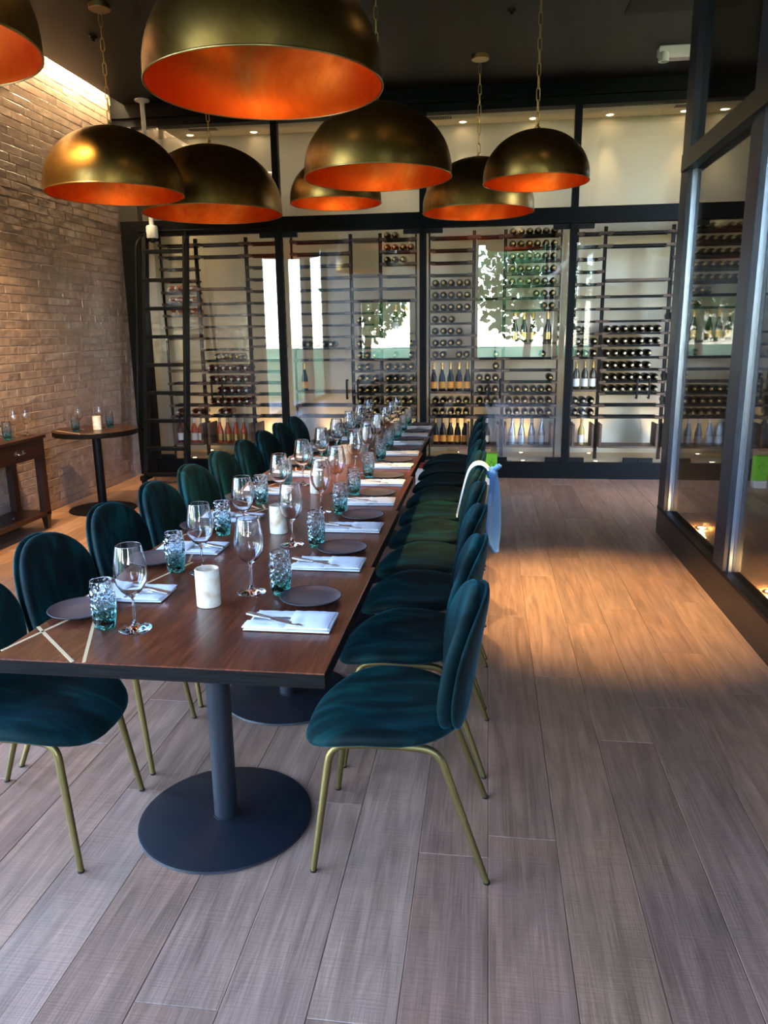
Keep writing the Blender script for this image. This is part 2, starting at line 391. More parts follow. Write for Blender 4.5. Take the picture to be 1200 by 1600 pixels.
glazing(2, 'x', -.3, XR, YR, 1, .95, 3.6); glazing(3, 'x', -3.2, -1.9, YR, 1, .95, 2.3)
wr = struct(MB().box(XL - .1, -3.2, YR - .08, YR + .08, -.05, ZC).build('wall_rear', 'plaster'))
MB().box(-1.9, -.3, YR - .08, YR + .08, -.05, ZC).build('wall_panel', 'plaster', wr)
MB().box(-3.2, -1.9, YR - .08, YR + .08, 2.4, ZC).build('wall_panel', 'plaster', wr)
MB().box(-.3, XR, YR - .08, YR + .08, 3.7, ZC).build('wall_panel', 'plaster', wr)
MB().box(-.3, XR, YR - .08, YR + .08, -.05, .85).build('wall_panel', 'plaster', wr)
MB().box(-3.2, -1.9, YR - .08, YR + .08, -.05, .85).build('wall_panel', 'plaster', wr)
MB().box(XR, 4.2, YR - .08, YR + .08, -.05, ZC).build('wall_panel', 'plaster', wr)
MB().box(XL - .12, XL, -2.5, 4.1, 3.7, ZC + .28).build('wall_panel', 'plaster', wl)

# outdoors, seen only in reflections
struct(MB().box(-60, 60, -70, YR - .12, -.25, -.15).build('ground', 'lawn_ground'))
struct(MB().box(-60, XL - .15, YR - .12, 60, -.25, -.15).build('ground_side', 'pavement_grey'))
def tree(loc, h, w, label):
    tr = thing('tree', label, 'tree', loc, 0, 'trees outside the rear windows')
    MB().tube([(0, 0, 0), (.1, 0, h * .3), (.0, .1, h * .6)], [.16, .12, .06], 8).build('trunk', 'bark', tr, True)
    mb = MB()
    for k in range(1700):
        u = rnd.uniform(-1, 1); a = rnd.uniform(0, 2 * PI); rr = rnd.random() ** .4
        q = Vector((math.sqrt(1 - u * u) * math.cos(a) * w * rr, math.sqrt(1 - u * u) * math.sin(a) * w * rr, h * .62 + u * h * .36 * rr))
        d1 = Vector((rnd.uniform(-1, 1), rnd.uniform(-1, 1), rnd.uniform(-1, 1))).normalized() * .15; d2 = Vector((rnd.uniform(-1, 1), rnd.uniform(-1, 1), rnd.uniform(-1, 1))).normalized() * .11
        mb.add([q - d1, q + d2, q + d1, q - d2], [(0, 1, 2, 3)])
    o = mb.build('foliage', 'leaf', tr); o['kind'] = 'stuff'
tree((1.2, -9, -.15), 5.2, 1.7, 'leafy young tree on the lawn reflected in the centre glass doors')
tree((-4.4, -11, -.15), 5.0, 1.6, 'leafy young tree on the lawn further left outside the rear window')
tree((3.4, -14, -.15), 6.0, 2.0, 'taller leafy tree at the back of the lawn outside')

# ------------------------------------------------------------------ wine cellar behind the back glass wall
ZF, YC, ZCI = .178, 9.2, 3.81
cw = struct(MB().box(-4.1, 4.2, YC, YC + .1, -.05, ZCI + .1).build('wall_cellar', 'cream_wall'))
struct(MB().box(-4.1, 4.2, YB + .03, YC, ZCI, ZCI + .1).build('ceiling_cellar', 'cream_wall'))
struct(MB().box(-4.1, 4.2, YB + .03, YC, .0, ZF).build('floor_cellar', 'stone_ledge'))
MB().box(-4.2, -4.0, YB + .03, YC, 0, ZCI).build('wall_panel', 'cream_wall', cw)
MB().box(4.1, 4.2, YB + .03, YC, 0, ZCI).build('wall_panel', 'cream_wall', cw)

wb = struct(link('wall_back', None))
def wbx(name, x0, x1, y0, y1, z0, z1, mat='black_frame'): return MB().box(x0, x1, y0, y1, z0, z1).build(name, mat, wb)
MX = [-2.265, -.70, .855, 2.415]
wbx('base_rail', XL, 4.2, YB, YB + .06, 0, ZF)
wbx('header_beam', XL, 4.2, YB - .02, YB + .1, 2.657, 2.81)
wbx('top_rail', XL - .12, 4.2, YB, YB + .14, 3.76, ZC + .36)
wbx('top_trim', XL, 4.2, YB - .04, YB, 3.84, ZC)
wbx('pilaster', XL, -3.82, YB - .03, YB + .1, 0, 2.657, 'black_frame')
wbx('soffit_panel', XL, -3.82, YB - .02, YB + .1, 2.81, 3.76, 'soffit_paint')
for mx in MX + [4.0]:
    wbx('mullion', mx - .035, mx + .035, YB, YB + .08, ZF, 2.657); wbx('mullion', mx - .035, mx + .035, YB, YB + .08, 2.81, 3.76)
edges = [-3.82] + MX + [4.0]
dn_ = 0
for b in range(5):
    x0, x1 = edges[b] + .037, edges[b + 1] - .037; xm = (x0 + x1) / 2
    w = struct(link('window_%d' % (10 + b), None)); MB().box(x0, x1, YB + .035, YB + .045, 2.81, 3.76).build('pane', 'pane_glass', w)
    for sd in (0, 1):
        dn_ += 1
        d = struct(link('door_%d' % dn_, None))
        a0, a1 = (x0, xm - .004) if sd == 0 else (xm + .004, x1)
        MB().box(a0, a1, YB + .034, YB + .046, ZF + .012, 2.65).build('pane', 'pane_glass', d)
        hx = a0 if sd == 0 else a1 - .17; hx0 = hx
        MB().box(hx0, hx0 + .17, YB + .015, YB + .065, 2.605, 2.655).build('hinge_fitting', 'black_metal', d)
        MB().box(hx0, hx0 + .17, YB + .015, YB + .065, ZF, ZF + .05).build('hinge_fitting', 'black_metal', d)
        lx = a1 - .15 if sd == 0 else a0
        MB().box(lx, lx + .15, YB + .015, YB + .065, ZF, ZF + .05).build('lock_fitting', 'black_metal', d)
        gx = xm + (-.062 if sd == 0 else .062)
        MB().tube(fillet([(gx, YB + .034, 1.08), (gx, YB - .02, 1.08), (gx, YB - .02, .88), (gx, YB + .034, .88)], .01, 3), .011, 8).build('handle', 'black_metal', d, True)

# cellar lights
ls = thing('fill_strip', 'added warm fill strip, unseen on the cellar ceiling behind the top rail', 'light', (0, 8.60, ZCI - .012))  # strip added as general fill for the cellar, hidden by the top rail
MB().box(-3.9, 4.0, -.02, .02, .002, .012).build('channel', 'white_plastic', ls)
MB().box(-3.9, 4.0, -.015, .015, -.003, .002).build('diffuser', 'fill_strip_glow', ls)
for x in (-3.41, -2.66, -1.86, -1.07, -.313, .437, 1.239, 1.996, 2.75, 3.5):
    l = thing('downlight', 'small round downlight in the cream cellar ceiling above rack position %s' % ORD[len([o for o in C.objects if o.name.startswith('downlight')])], 'light', (x, 9.08, ZCI - .004), 0, 'cellar ceiling downlights')
    MB().lathe([(.035, 0), (.05, 0), (.05, .004), (.035, .004)], 16, closed=True).build('trim_ring', 'white_plastic', l)
    MB().lathe([(0, .001), (.035, .001)], 16).build('lens', 'lamp_glow', l)
    spot('cellar_spot', (x, 9.06, ZCI - .02), (x, 9.13, 2.0), 8, WARM2, R(52), 1.0, .02)
for i, x in enumerate((-3.41, -2.66, -1.86, -1.07, -.313, .41, 1.2, 1.99)):
    for j, yy in enumerate((8.55, 9.12)):
        l = thing('uplight', '%s floor uplight from the left in the %s row inside the glass cellar' % (ORD[i], ('front', 'rear')[j]), 'light', (x, yy, ZF), 0, 'cellar floor uplights')
        MB().lathe([(.02, 0), (.03, 0), (.03, .004), (.02, .004)], 12, closed=True).build('trim_ring', 'chrome', l)
        MB().lathe([(.02, .003), (0, .003)], 12).build('lens', 'lamp_glow', l)
    spot('floor_spot', (x, 9.06, ZF + .02), (x, 9.17, 1.2), 8, WARM, R(85), 1.0, .02)
for i, (x, w) in enumerate(((-3.16, .36), (-.55, .3), (1.98, .3))):
    v_ = thing('air_vent', '%s slotted air grille in the cellar ceiling' % ('left', 'centre', 'right')[i], 'vent', (x, 8.84, ZCI))
    MB().box(-w / 2, w / 2, -.07, .07, -.008, -.004).build('frame', 'cream_wall', v_)
    for k in range(14):
        xx = -w / 2 + .02 + k * (w - .04) / 14; MB().box(xx, xx + .009, -.055, .055, -.013, -.008).build('slat', 'black_metal', v_)

# ------------------------------------------------------------------ right glass partition with dark display room
wrt = struct(link('wall_right', None))
def rbx(name, x0, x1, y0, y1, z0, z1, mat='frame_steel'): return MB().box(x0, x1, y0, y1, z0, z1).build(name, mat, wrt)
rbx('kick_plate', XR, XR + .1, YR, 6.19, 0, .20, 'frame_bronze')
rbx('sill', XR - .004, XR + .1, YR, 6.19, .20, .222, 'black_metal')
PY = [(6.19, 5.98), (4.64, 4.44), (3.09, 2.89), (1.54, 1.34), (-.01, -.21), (-1.56, -1.76)]
for (a, b) in PY:
    rbx('post', XR, XR + .1, b, a, .222, ZC)
    for e in ((b - .012, b), (a, a + .012)):
        if e[0] < 6.19: rbx('glazing_bead', XR + .028, XR + .045, e[0], e[1], .222, 2.68, 'bead')
rbx('transom_beam', XR - .025, XR + .1, YR, 6.10, 2.68, 2.795, 'frame_bronze')
rbx('head_rail', XR, XR + .1, YR, 6.19, 3.88, ZC)
for i in range(5):
    y1, y0 = PY[i][1], PY[i + 1][0]
    w = struct(link('window_%d' % (20 + i), None))
    MB().box(XR + .045, XR + .055, y0, y1, .222, 2.68).build('pane', 'tinted_pane', w)
    MB().box(XR + .045, XR + .055, y0, y1, 2.795, 3.88).build('pane', 'tinted_pane', w)
dr = struct(MB().box(XR + .1, 3.1, YR, 6.1, .0, .185).build('floor_display', 'oak_floor'))
dw = struct(MB().box(2.9, 3.0, YR, 6.1, .185, ZC).build('wall_display', 'dark_wall'))
MB().box(XR + .1, 3.0, 6.1, 6.18, 0, ZC).build('wall_panel', 'dark_wall', dw)
struct(MB().box(4.1, 4.2, 6.18, YB, 0, ZC).build('wall_passage', 'dark_wall'))
for i, y in enumerate((5.606, 4.2, 2.8)):
    l = thing('uplight', '%s glowing floor uplight behind the right glass partition' % ('farthest', 'second', 'nearest')[i], 'light', (1.56, y, .185), 0, 'display room uplights')
    MB().lathe([(.03, 0), (.042, 0), (.042, .005), (.03, .005)], 14, closed=True).build('trim_ring', 'chrome', l)
    MB().lathe([(.03, .004), (0, .004)], 14).build('lens', 'lamp_glow', l)
    point('display_glow', (1.56, y, .215), 4.0, AMBER, .012)

# cove light over the tiled wall
cl = thing('cove_light', 'warm linear light in the slot above the tiled wall', 'light', (-3.93, 0, ZC + .12))
MB().box(-.03, .03, 4.2, 8.40, .02, .04).build('housing', 'black_metal', cl)
MB().box(-.02, .02, 4.25, 8.38, .012, .02).build('diffuser', 'led_glow', cl)

# ceiling downlights over the middle of the room (above the frame)
for i, (x, y, e) in enumerate(((-3.3, 4.9, 240), (-1.5, 4.5, 150), (-.35, 4.5, 190), (.72, 4.5, 360))):
    l = thing('downlight', '%s ceiling downlight from the left over the middle of the table' % ORD[i], 'light', (x, y, ZC - .004), 0, 'ceiling downlights')
    MB().lathe([(.045, 0), (.065, 0), (.065, .004), (.045, .004)], 16, closed=True).build('trim_ring', 'black_metal', l)
    MB().lathe([(0, .001), (.045, .001)], 16).build('lens', 'lamp_glow', l)
    spot('ceiling_spot', (x, y, ZC - .02), (x, y, 0) if x > -3 else (-3.55, 6.1, .2), e, (1.0, .70, .32) if x > -3 else WARM, R(36 if x > -3 else 62), 1.0, .04)

# ------------------------------------------------------------------ pendant lamps
def chain_links(parent, z0, z1):
    n = 0
    def link_mesh():
        pts = []
        for k in range(20):
            a = 2 * PI * k / 20; pts.append((.013 * math.cos(a), 0, .020 * math.sin(a) + (.026 if math.sin(a) > 0 else -.026)))
        mb = MB(); mb.tube(pts + [pts[0]], .0036, 6, False); return mb.mesh('chain_link', 'brass_trim', True)
    me = link_mesh(); z = z0 + .042
    while z < z1 - .03:
        link('chain_link', me, parent, (0, 0, z), (n % 2) * PI / 2 + .3); z += .0815; n += 1
def pendant(x, y, D, label, power, z=2.66):
    p = thing('pendant_lamp', label, 'lamp', (x, y, z), 0, 'brass dome pendant lamps')
    r = D / 2; h = .465 * D
    def prof(rr, hh, lip): return [(rr * math.cos(a) if a < PI / 2 - 1e-6 else 0.0, lip + (hh - lip) * math.sin(a)) for a in [PI / 2 * k / 22 for k in range(23)]]
    out = [(r, 0)] + prof(r, h, .045 * D); inn = [(r - .006, 0)] + prof(r - .006, h - .006, .045 * D)
    MB().lathe(out, 72).build('shade', 'aged_brass', p, True)
    MB().lathe(list(reversed(inn)), 72).build('shade_lining', 'copper_leaf', p, True)
    MB().lathe([(r + .004 * math.cos(a), .001 + .005 * math.sin(a)) for a in [2 * PI * k / 8 for k in range(8)]], 72, closed=True).build('rim_bead', 'brass_trim', p, True)
    MB().lathe([(.0, .0), (.022, .0), (.022, .02), (.009, .03), (.009, .045), (0, .045)], 16, (0, 0, h - .002)).build('cap', 'brass_trim', p, True, 30)
    chain_links(p, h + .03, ZC - z - .045)
    MB().lathe([(0, 0), (.075, 0), (.078, .004), (.078, .036), (0, .036)], 28, (0, 0, ZC - z - .037)).build('canopy', 'brass_trim', p, True, 30)
    MB().lathe([(0, 0), (.018, 0), (.022, .05), (.022, .08), (0, .08)], 14, (0, 0, h - .086)).build('socket', 'black_metal', p, True, 30)
    MB().lathe([(0, 0), (.02, .006), (.03, .03), (.026, .055), (.014, .075), (0, .078)], 16, (0, 0, h - .16)).build('bulb', 'bulb_glow', p, True)
    point('pendant_light', (x, y, z + h - .20), power, WARM2, .04)
PEND = [(-1.0, 3.627, 1.045, 'huge brass dome pendant nearest the camera, at the top of the photo', 1),
        (-2.88, 5.992, 1.036, 'brass dome pendant hanging farthest left beside the tiled wall', 1),
        (-2.50, 7.12, 1.249, 'dark brass dome pendant behind the farthest left one', 1),
        (-1.295, 6.766, .769, 'small brass dome pendant half hidden behind the centre pendant', .6),
        (-.793, 5.753, 1.041, 'brass dome pendant in the centre, just behind the huge near one', 1),
        (.329, 6.156, .775, 'small brass dome pendant farthest right on a long chain', .6),
        (-.113, 7.548, 1.019, 'low brass dome pendant behind the farthest right one', 1),
        (-2.21, 2.88, 1.04, 'brass dome pendant cut off by the upper left corner', 1)]
for (x, y, D, lb, k) in PEND: pendant(x, y, D, lb, 1.1 * k)

# ------------------------------------------------------------------ wine racks and bottles
ZR = lambda k: 2.585 - .1293 * k
YP = 8.76
post_me = MB().box(-.008, .008, -.02, .02, 0, 2.65 - ZF).mesh('post', 'black_metal')
RB = {}
def rail_mesh(w):
    k = round(w, 3)
    if k not in RB: RB[k] = MB().box(0, w, -.011, .011, -.013, .009).mesh('rail', 'black_metal')
    return RB[k]
block_me = MB().slab(-.035, .035, -.06, .06, -.016, .012, .002).mesh('end_block', 'rack_wood')
def lying_proto(kind):
    body, cap, m1, m2 = {'dark': (.0385, 0, 'bottle_dark', 'foil_gold'), 'black': (.0385, 0, 'bottle_dark', 'foil_cream'), 'red': (.0385, 0, 'bottle_red', 'foil_silver'), 'rose': (.0385, 0, 'bottle_rose', 'foil_cream'), 'olive': (.0385, 0, 'bottle_olive', 'foil_gold')}[kind]
    prof = [(0, .150), (.02, .148), (body - .004, .15), (body, .142), (body, -.035), (body * .9, -.058), (.02, -.085), (.0145, -.105), (.0135, -.110)]
    a = MB().lathe(prof, 18, axis='y').mesh('body', m1, True, 50)
    b = MB().lathe([(.0140, -.104), (.0138, -.140), (.0142, -.141), (.0142, -.150), (.011, -.152), (0, -.152)], 14, axis='y').mesh('cap', m2, True, 40)
    return a, b
LY = {k: lying_proto(k) for k in ('dark', 'black', 'red', 'rose', 'olive')}
KIND = {'dark': 'dark', 'black': 'dark', 'red': 'reddish', 'rose': 'pink rose', 'olive': 'olive'}
def lying(x, z, kind, label, group):
    o = thing('wine_bottle', label, 'bottle', (x, 8.865, z + .009 + .0388), 0, group)
    a, b = LY[kind]
    c1 = link('body', a, o); c2 = link('cap', b, o); c1.rotation_euler = (0, rnd.uniform(0, 6), 0); return o
def standing_proto(kind):
    H = .32 if kind in ('champ', 'silverc', 'rosec', 'pinkc', 'gold') else .30
    rb = .0385 if H > .31 else .036
    m1, m2, m3 = {'champ': ('bottle_dark', 'foil_gold', 'label_orange'), 'silverc': ('bottle_silver', 'foil_silver', 'label_silver'), 'rosec': ('bottle_rose', 'foil_cream', 'foil_gold'), 'pinkc': ('bottle_dark', 'foil_silver', 'foil_cream'),
                  'gold': ('bottle_olive', 'foil_gold', 'foil_gold'), 'white': ('bottle_green', 'foil_gold', 'label_white'), 'olivew': ('bottle_olive', 'foil_gold', 'label_white'), 'redw': ('bottle_red', 'bottle_red', 'label_white'), 'rosew': ('bottle_rose', 'label_white', 'label_white'), 'straw': ('bottle_straw', 'foil_gold', 'label_white')}[kind]
    if H > .31: prof = [(0, .004), (rb - .006, 0), (rb, .008), (rb, .13), (rb * .86, .165), (rb * .52, .205), (.018, .235), (.0155, .258)]; cap = [(.0175, .232), (.0165, .262), (.018, .29), (.0195, .30), (.0195, .315), (.012, .32), (0, .32)]
    else: prof = [(0, .004), (rb - .005, 0), (rb, .006), (rb, .165), (rb * .84, .19), (.018, .215), (.0145, .235)]; cap = [(.0152, .228), (.0148, .28), (.0158, .285), (.0158, .297), (.012, .30), (0, .30)]
    lab = [(rb + .0006, .03), (rb + .0006, .03 + (.075 if H > .31 else .085))]
    return MB().lathe(prof, 20).mesh('body', m1, True, 50), MB().lathe(cap, 14).mesh('cap', m2, True, 40), MB().lathe(lab, 20).mesh('label_band', m3, True)
ST = {k: standing_proto(k) for k in ('champ', 'silverc', 'rosec', 'pinkc', 'gold', 'white', 'olivew', 'redw', 'rosew', 'straw')}
def standing(x, y, z, kind, label, group):
    o = thing('wine_bottle', label, 'bottle', (x, y, z), 0, group)
    for n_, me in zip(('body', 'cap', 'label_band'), ST[kind]): link(n_, me, o)
    return o
# section: name phrase, x0, x1, rail rows, shelves z, box?, lying rows {k:(kind, [slots])}, standing [(x fraction, z, kind)]
full = lambda n: list(range(n))
SEC = [
 ('rack behind the ladder', -3.74, -3.31, [0, 1, 2, 3, 4, 5, 6, 7, 8, 12, 13, 14, 15], [1.176], True,
  {4: ('rose', full(4)), 5: ('rose', full(4)), 6: ('rose', full(4)), 15: ('red', [0, 2, 3])}, [(.10, .33, 'redw'), (.35, .33, 'redw'), (.63, .33, 'rosew'), (.88, .33, 'rosew')]),
 ('rack just right of the ladder', -3.31, -2.72, [0, 1, 5, 6, 7, 8, 9, 10, 11, 12, 13, 14, 15], [2.101], True,
  {10: ('dark', [1, 2, 3, 4]), 11: ('red', full(6)), 12: ('red', full(6)), 13: ('red', [1, 2, 3, 4, 5]), 14: ('red', full(6)), 15: ('red', [1, 2])}, [(.2, .33, 'rosec'), (.4, .33, 'rosec'), (.6, .33, 'rosec'), (.8, .33, 'rosec')]),
 ('rack left of the leftmost mullion', -2.72, -2.31, [0, 1, 2, 3, 4, 5, 6, 7, 8, 10, 11, 12, 13, 14, 15], [1.45], True, {}, [(.48, 1.462, 'straw'), (.72, 1.462, 'straw')]),
 ('rack right of the leftmost mullion', -2.205, -1.525, [0, 1, 2, 3, 4, 5, 6, 7, 8, 9, 10, 14, 15], [.93], True, {9: ('black', full(5))}, [(.09, .942, 'champ')]),
 ('narrow rack behind the second doors', -1.525, -1.194, [4, 5, 6, 7, 8, 9, 10, 11, 12, 13, 14, 15], [2.585, 2.21], True,
  {7: ('dark', [0]), 9: ('dark', [0]), 10: ('dark', full(3)), 11: ('dark', [0, 1]), 12: ('dark', full(3)), 13: ('dark', full(3)), 14: ('dark', full(3)), 15: ('dark', full(3))}, []),
 ('rack left of the centre mullion', -1.194, -.79, [0, 1, 2, 3, 4, 5, 9, 10, 11, 12, 13, 14, 15], [1.576], True,
  {0: ('olive', [0, 1]), 1: ('olive', full(4)), 2: ('olive', [0, 1, 2]), 9: ('dark', [1, 2, 3]), 10: ('dark', [1, 3]), 11: ('dark', full(4)), 12: ('dark', full(4)), 13: ('dark', full(4)), 14: ('dark', full(4)), 15: ('dark', full(4))}, [(.37, 1.588, 'white'), (.75, 1.588, 'white')]),
 ('rack right of the centre mullion', -.66, -.165, [0, 1, 2, 3, 4, 5, 6, 7, 8, 9, 10, 14, 15], [.924], True,
  {4: ('dark', full(5)), 5: ('dark', full(5)), 6: ('dark', full(5)), 7: ('dark', [0, 1, 2]), 8: ('dark', full(4)), 9: ('dark', full(4)), 10: ('dark', [0, 1, 3, 4]), 14: ('dark', full(5)), 15: ('dark', full(5))},
  [(.02, .936, 'champ'), (.26, .936, 'champ'), (.5, .936, 'champ'), (.74, .936, 'champ'), (.98, .936, 'champ'), (.07, .33, 'champ'), (.285, .33, 'champ'), (.5, .33, 'champ'), (.715, .33, 'champ'), (.93, .33, 'champ')]),
 ('narrow rack behind the third doors', -.165, .17, [0, 5, 8, 9, 10, 11, 12, 13, 14, 15], [], True,
  {10: ('dark', [2]), 11: ('dark', [2]), 12: ('dark', full(3)), 13: ('dark', full(3)), 14: ('dark', full(3))}, [(.5, .33, 'pinkc')]),
 ('wide rack left of the rightmost mullion', .17, .77, [0, 1, 2, 3, 4, 5, 6, 10, 11, 12, 13, 14, 15], [1.456], True,
  {0: ('olive', full(6)), 1: ('olive', full(6)), 2: ('olive', full(6)), 3: ('olive', full(6)), 4: ('olive', full(6)), 5: ('olive', [3, 4, 5]), 6: ('olive', [4, 5]), 10: ('dark', [4]), 12: ('dark', [5]), 13: ('dark', full(6)), 14: ('dark', full(6)), 15: ('dark', full(6))},
  [(.14, 1.468, 'gold'), (.34, 1.468, 'gold'), (.54, 1.468, 'gold'), (.86, 1.468, 'gold'), (.14, .33, 'silverc'), (.35, .33, 'silverc'), (.58, .33, 'silverc'), (.8, .33, 'silverc')]),
 ('rack right of the rightmost mullion', .92, 1.215, [0, 1, 2, 3, 4, 5, 6, 7, 8, 9, 10, 14, 15], [.941], True,
  {8: ('black', [0, 1]), 9: ('black', full(3)), 10: ('black', full(3)), 14: ('black', full(3)), 15: ('black', full(3))}, [(.04, .953, 'olivew'), (.5, .953, 'olivew'), (.96, .953, 'olivew'), (.45, .33, 'straw')]),
 ('widest rack farthest to the right', 1.215, 1.905, [0, 1, 5, 6, 7, 8, 9, 10, 11, 12, 13, 14, 15], [2.102], True,
  {8: ('black', full(7)), 9: ('black', full(7)), 10: ('black', full(6)), 11: ('black', full(6)), 12: ('black', full(7)), 13: ('black', full(7))}, []),
 ('end rack beside the right partition post', 1.905, 2.37, [0, 1, 2, 3, 4, 5, 6, 7, 8, 9, 10, 11, 12, 13, 14, 15], [], True, {7: ('dark', [0]), 12: ('dark', [0]), 14: ('dark', [0])}, []),
]
for (ph, x0, x1, rows, shelves, box, ly, st) in SEC:
    w = x1 - x0
    rk = thing('wine_rack', 'black metal %s inside the glass cellar' % ph, 'rack', (x0, YP, ZF), 0, 'wine racks')
    link('post', post_me, rk, (.009, 0, 0)); link('post', post_me, rk, (w - .009, 0, 0))
    for k in rows:
        z = ZR(k) - ZF
        link('rail', rail_mesh(w - .05), rk, (.025, -.03, z)); link('rail', rail_mesh(w - .05), rk, (.025, .17, z))
        link('end_block', block_me, rk, (.037, .0, z)); link('end_block', block_me, rk, (w - .037, .0, z))
    for z in shelves:
        MB().slab(.02, w - .02, -.08, .2, z - ZF - .012, z - ZF + .012, .002).build('shelf', 'rack_wood', rk)
    if box:
        z0 = .33 - ZF
        MB().slab(.03, w - .03, -.08, .2, z0 - .022, z0, .002).build('bin_floor', 'rack_wood', rk)
        for xx in (.03, w - .055): MB().slab(xx, xx + .025, -.08, .2, z0, z0 + .24, .002).build('bin_side', 'rack_wood', rk)
    usable = w - .10
    for k, (kind, slots) in ly.items():
        n = max(2, int((w - .02) / .0885 + .35)); pit = min(.0885, (w - .10) / (n - 1))
        off = (w - (n - 1) * pit) / 2
        for q, s_ in enumerate(slots):
            lying(x0 + off + s_ * pit + rnd.uniform(-.003, .003), ZR(k), kind, '%s %s bottle in the %s row down, %s' % (ORD[q], KIND[kind], ORD[k], ph), 'bottles lying in the cellar racks')
    cnt = {}
    for (fr, z, kind) in st:
        cnt[z] = cnt.get(z, -1) + 1
        nm = {'champ': 'orange-labelled champagne', 'silverc': 'silver sparkling', 'rosec': 'pink sparkling', 'pinkc': 'dark sparkling', 'gold': 'gold-labelled dark', 'white': 'green white-labelled', 'olivew': 'olive white-labelled', 'redw': 'red white-labelled', 'rosew': 'pink white-labelled', 'straw': 'straw-coloured'}[kind]
        standing(x0 + .05 + fr * (w - .1), YP + .02, z, kind, '%s %s bottle standing on %s, %s' % (ORD[cnt[z]], nm, 'the bottom bin' if z < .4 else 'the shelf', ph), 'bottles standing in the cellar racks')

# ------------------------------------------------------------------ rolling ladder
ld = thing('rolling_ladder', 'black steel rolling library ladder leaning at the left end of the cellar', 'ladder', (0, 0, 0))
LX = (-3.715, -3.255); bot = Vector((0, 7.90, .04)); top = Vector((0, 8.34, 2.63)); dirn = (top - bot)
for x in LX:
    MB().add([(x + sx * .022, p.y + sy * .045, p.z) for p in (bot, top) for sx, sy in ((-1, -1), (1, -1), (1, 1), (-1, 1))],
             [(3, 2, 1, 0), (4, 5, 6, 7), (0, 1, 5, 4), (1, 2, 6, 5), (2, 3, 7, 6), (3, 0, 4, 7)]).build('rail', 'black_metal', ld)
    P = lambda s_, o_: tuple(bot + dirn * s_ + Vector((x + (-.05 if x < -3.5 else .03), -o_, 0)))
    hp = fillet([P(.20, .0), P(.24, .12), P(.97, .12), P(1.0, .0)], .06, 5)
    MB().tube(hp, .014, 10).build('handrail', 'black_metal', ld, True)
    MB().box(x - .012, x + .012, 8.32, 8.40, 2.60, 2.68).build('top_hook', 'black_metal', ld)
    fx = x; ft = MB().box(x - .03, x + .03, 7.78, 7.98, .045, .09); ft.build('wheel_bracket', 'black_metal', ld)
    MB().lathe([(0, -.014), (.045, -.014), (.045, .014), (0, .014)], 16, (x, 7.82, .046), axis='x').build('wheel', 'black_metal', ld, True, 40)
for z in (2.48, 2.18, 1.88, 1.58, 1.28, .98, .68, .38, .10):
    p = bot + dirn * ((z - bot.z) / dirn.z)
    MB().slab(LX[0], LX[1], p.y - .05, p.y + .04, z - .022, z + .016, .003).build('tread', 'black_metal', ld)
lr = thing('ladder_track', 'black round ladder track fixed along the back wall header', 'rail', (0, 0, 0))
MB().tube([(-3.8, 8.37, 2.69), (-2.35, 8.37, 2.69)], .016, 10).build('track_tube', 'black_metal', lr, True)
for x in (-3.7, -3.05, -2.42): MB().box(x - .012, x + .012, 8.37, 8.43, 2.68, 2.70).build('bracket', 'black_metal', lr)

# ------------------------------------------------------------------ ceiling fittings
pc = thing('security_camera', 'white dome security camera hanging on a white pole from the ceiling', 'camera', (-3.6, 8.27, 2.6))
MB().lathe([(0, 1.37), (.075, 1.37), (.075, 1.355), (.035, 1.345), (.024, 1.33), (.024, .13), (0, .13)], 20).build('pole', 'white_plastic', pc, True, 40)
MB().lathe([(0, .14), (.05, .14), (.062, .125), (.062, .02), (.055, .01), (0, .01)], 24).build('housing', 'white_plastic', pc, True, 40)
MB().lathe([(.042, .012), (.038, -.012), (.022, -.032), (0, -.038)], 20).build('lens_dome', 'cork_black', pc, True)
em = thing('emergency_light', 'white twin-head emergency light on the dark ceiling at upper right', 'light', (1.62, 7.62, ZC))
MB().slab(-.20, .20, -.06, .06, -.06, 0, .01).build('body', 'white_plastic', em)
MB().add([(-.2, -.06, -.06), (.2, -.06, -.06), (.2, .06, -.06), (-.2, .06, -.06), (-.14, -.05, -.10), (.14, -.05, -.10), (.14, .05, -.10), (-.14, .05, -.10)], [(0, 1, 5, 4), (1, 2, 6, 5), (2, 3, 7, 6), (3, 0, 4, 7), (7, 6, 5, 4)]).build('lower_cover', 'white_plastic', em)
for sx in (-.16, .16):
    hd = MB().lathe([(0, .05), (.035, .045), (.045, .02), (.045, -.03), (.035, -.03), (.03, -.02), (0, -.02)], 18, (sx, -.05, -.10)).build('lamp_head', 'white_plastic', em, True, 40)
    MB().lathe([(0, -.024), (.03, -.024)], 14, (sx, -.05, -.10)).build('lens', 'chrome', hd)
sp = thing('sprinkler', 'small round sprinkler head on the dark ceiling at upper centre', 'sprinkler', (.136, 6.6, ZC))
MB().lathe([(0, 0), (.035, 0), (.03, -.012), (.014, -.018), (.014, -.035), (0, -.035)], 16).build('rosette', 'black_metal', sp, True, 40)
sp = thing('sprinkler', 'small round sprinkler head on the ceiling beside the left pendant chain', 'sprinkler', (-3.235, 6.57, ZC))
MB().lathe([(0, 0), (.035, 0), (.03, -.012), (.014, -.018), (.014, -.035), (0, -.035)], 16).build('rosette', 'black_metal', sp, True, 40)
hp = thing('ceiling_hatch', 'black rectangular ceiling panel at the upper right', 'panel', (1.75, 6.3, ZC))
MB().box(-.75, .75, -.5, .5, -.012, 0).build('panel', 'black_metal', hp)

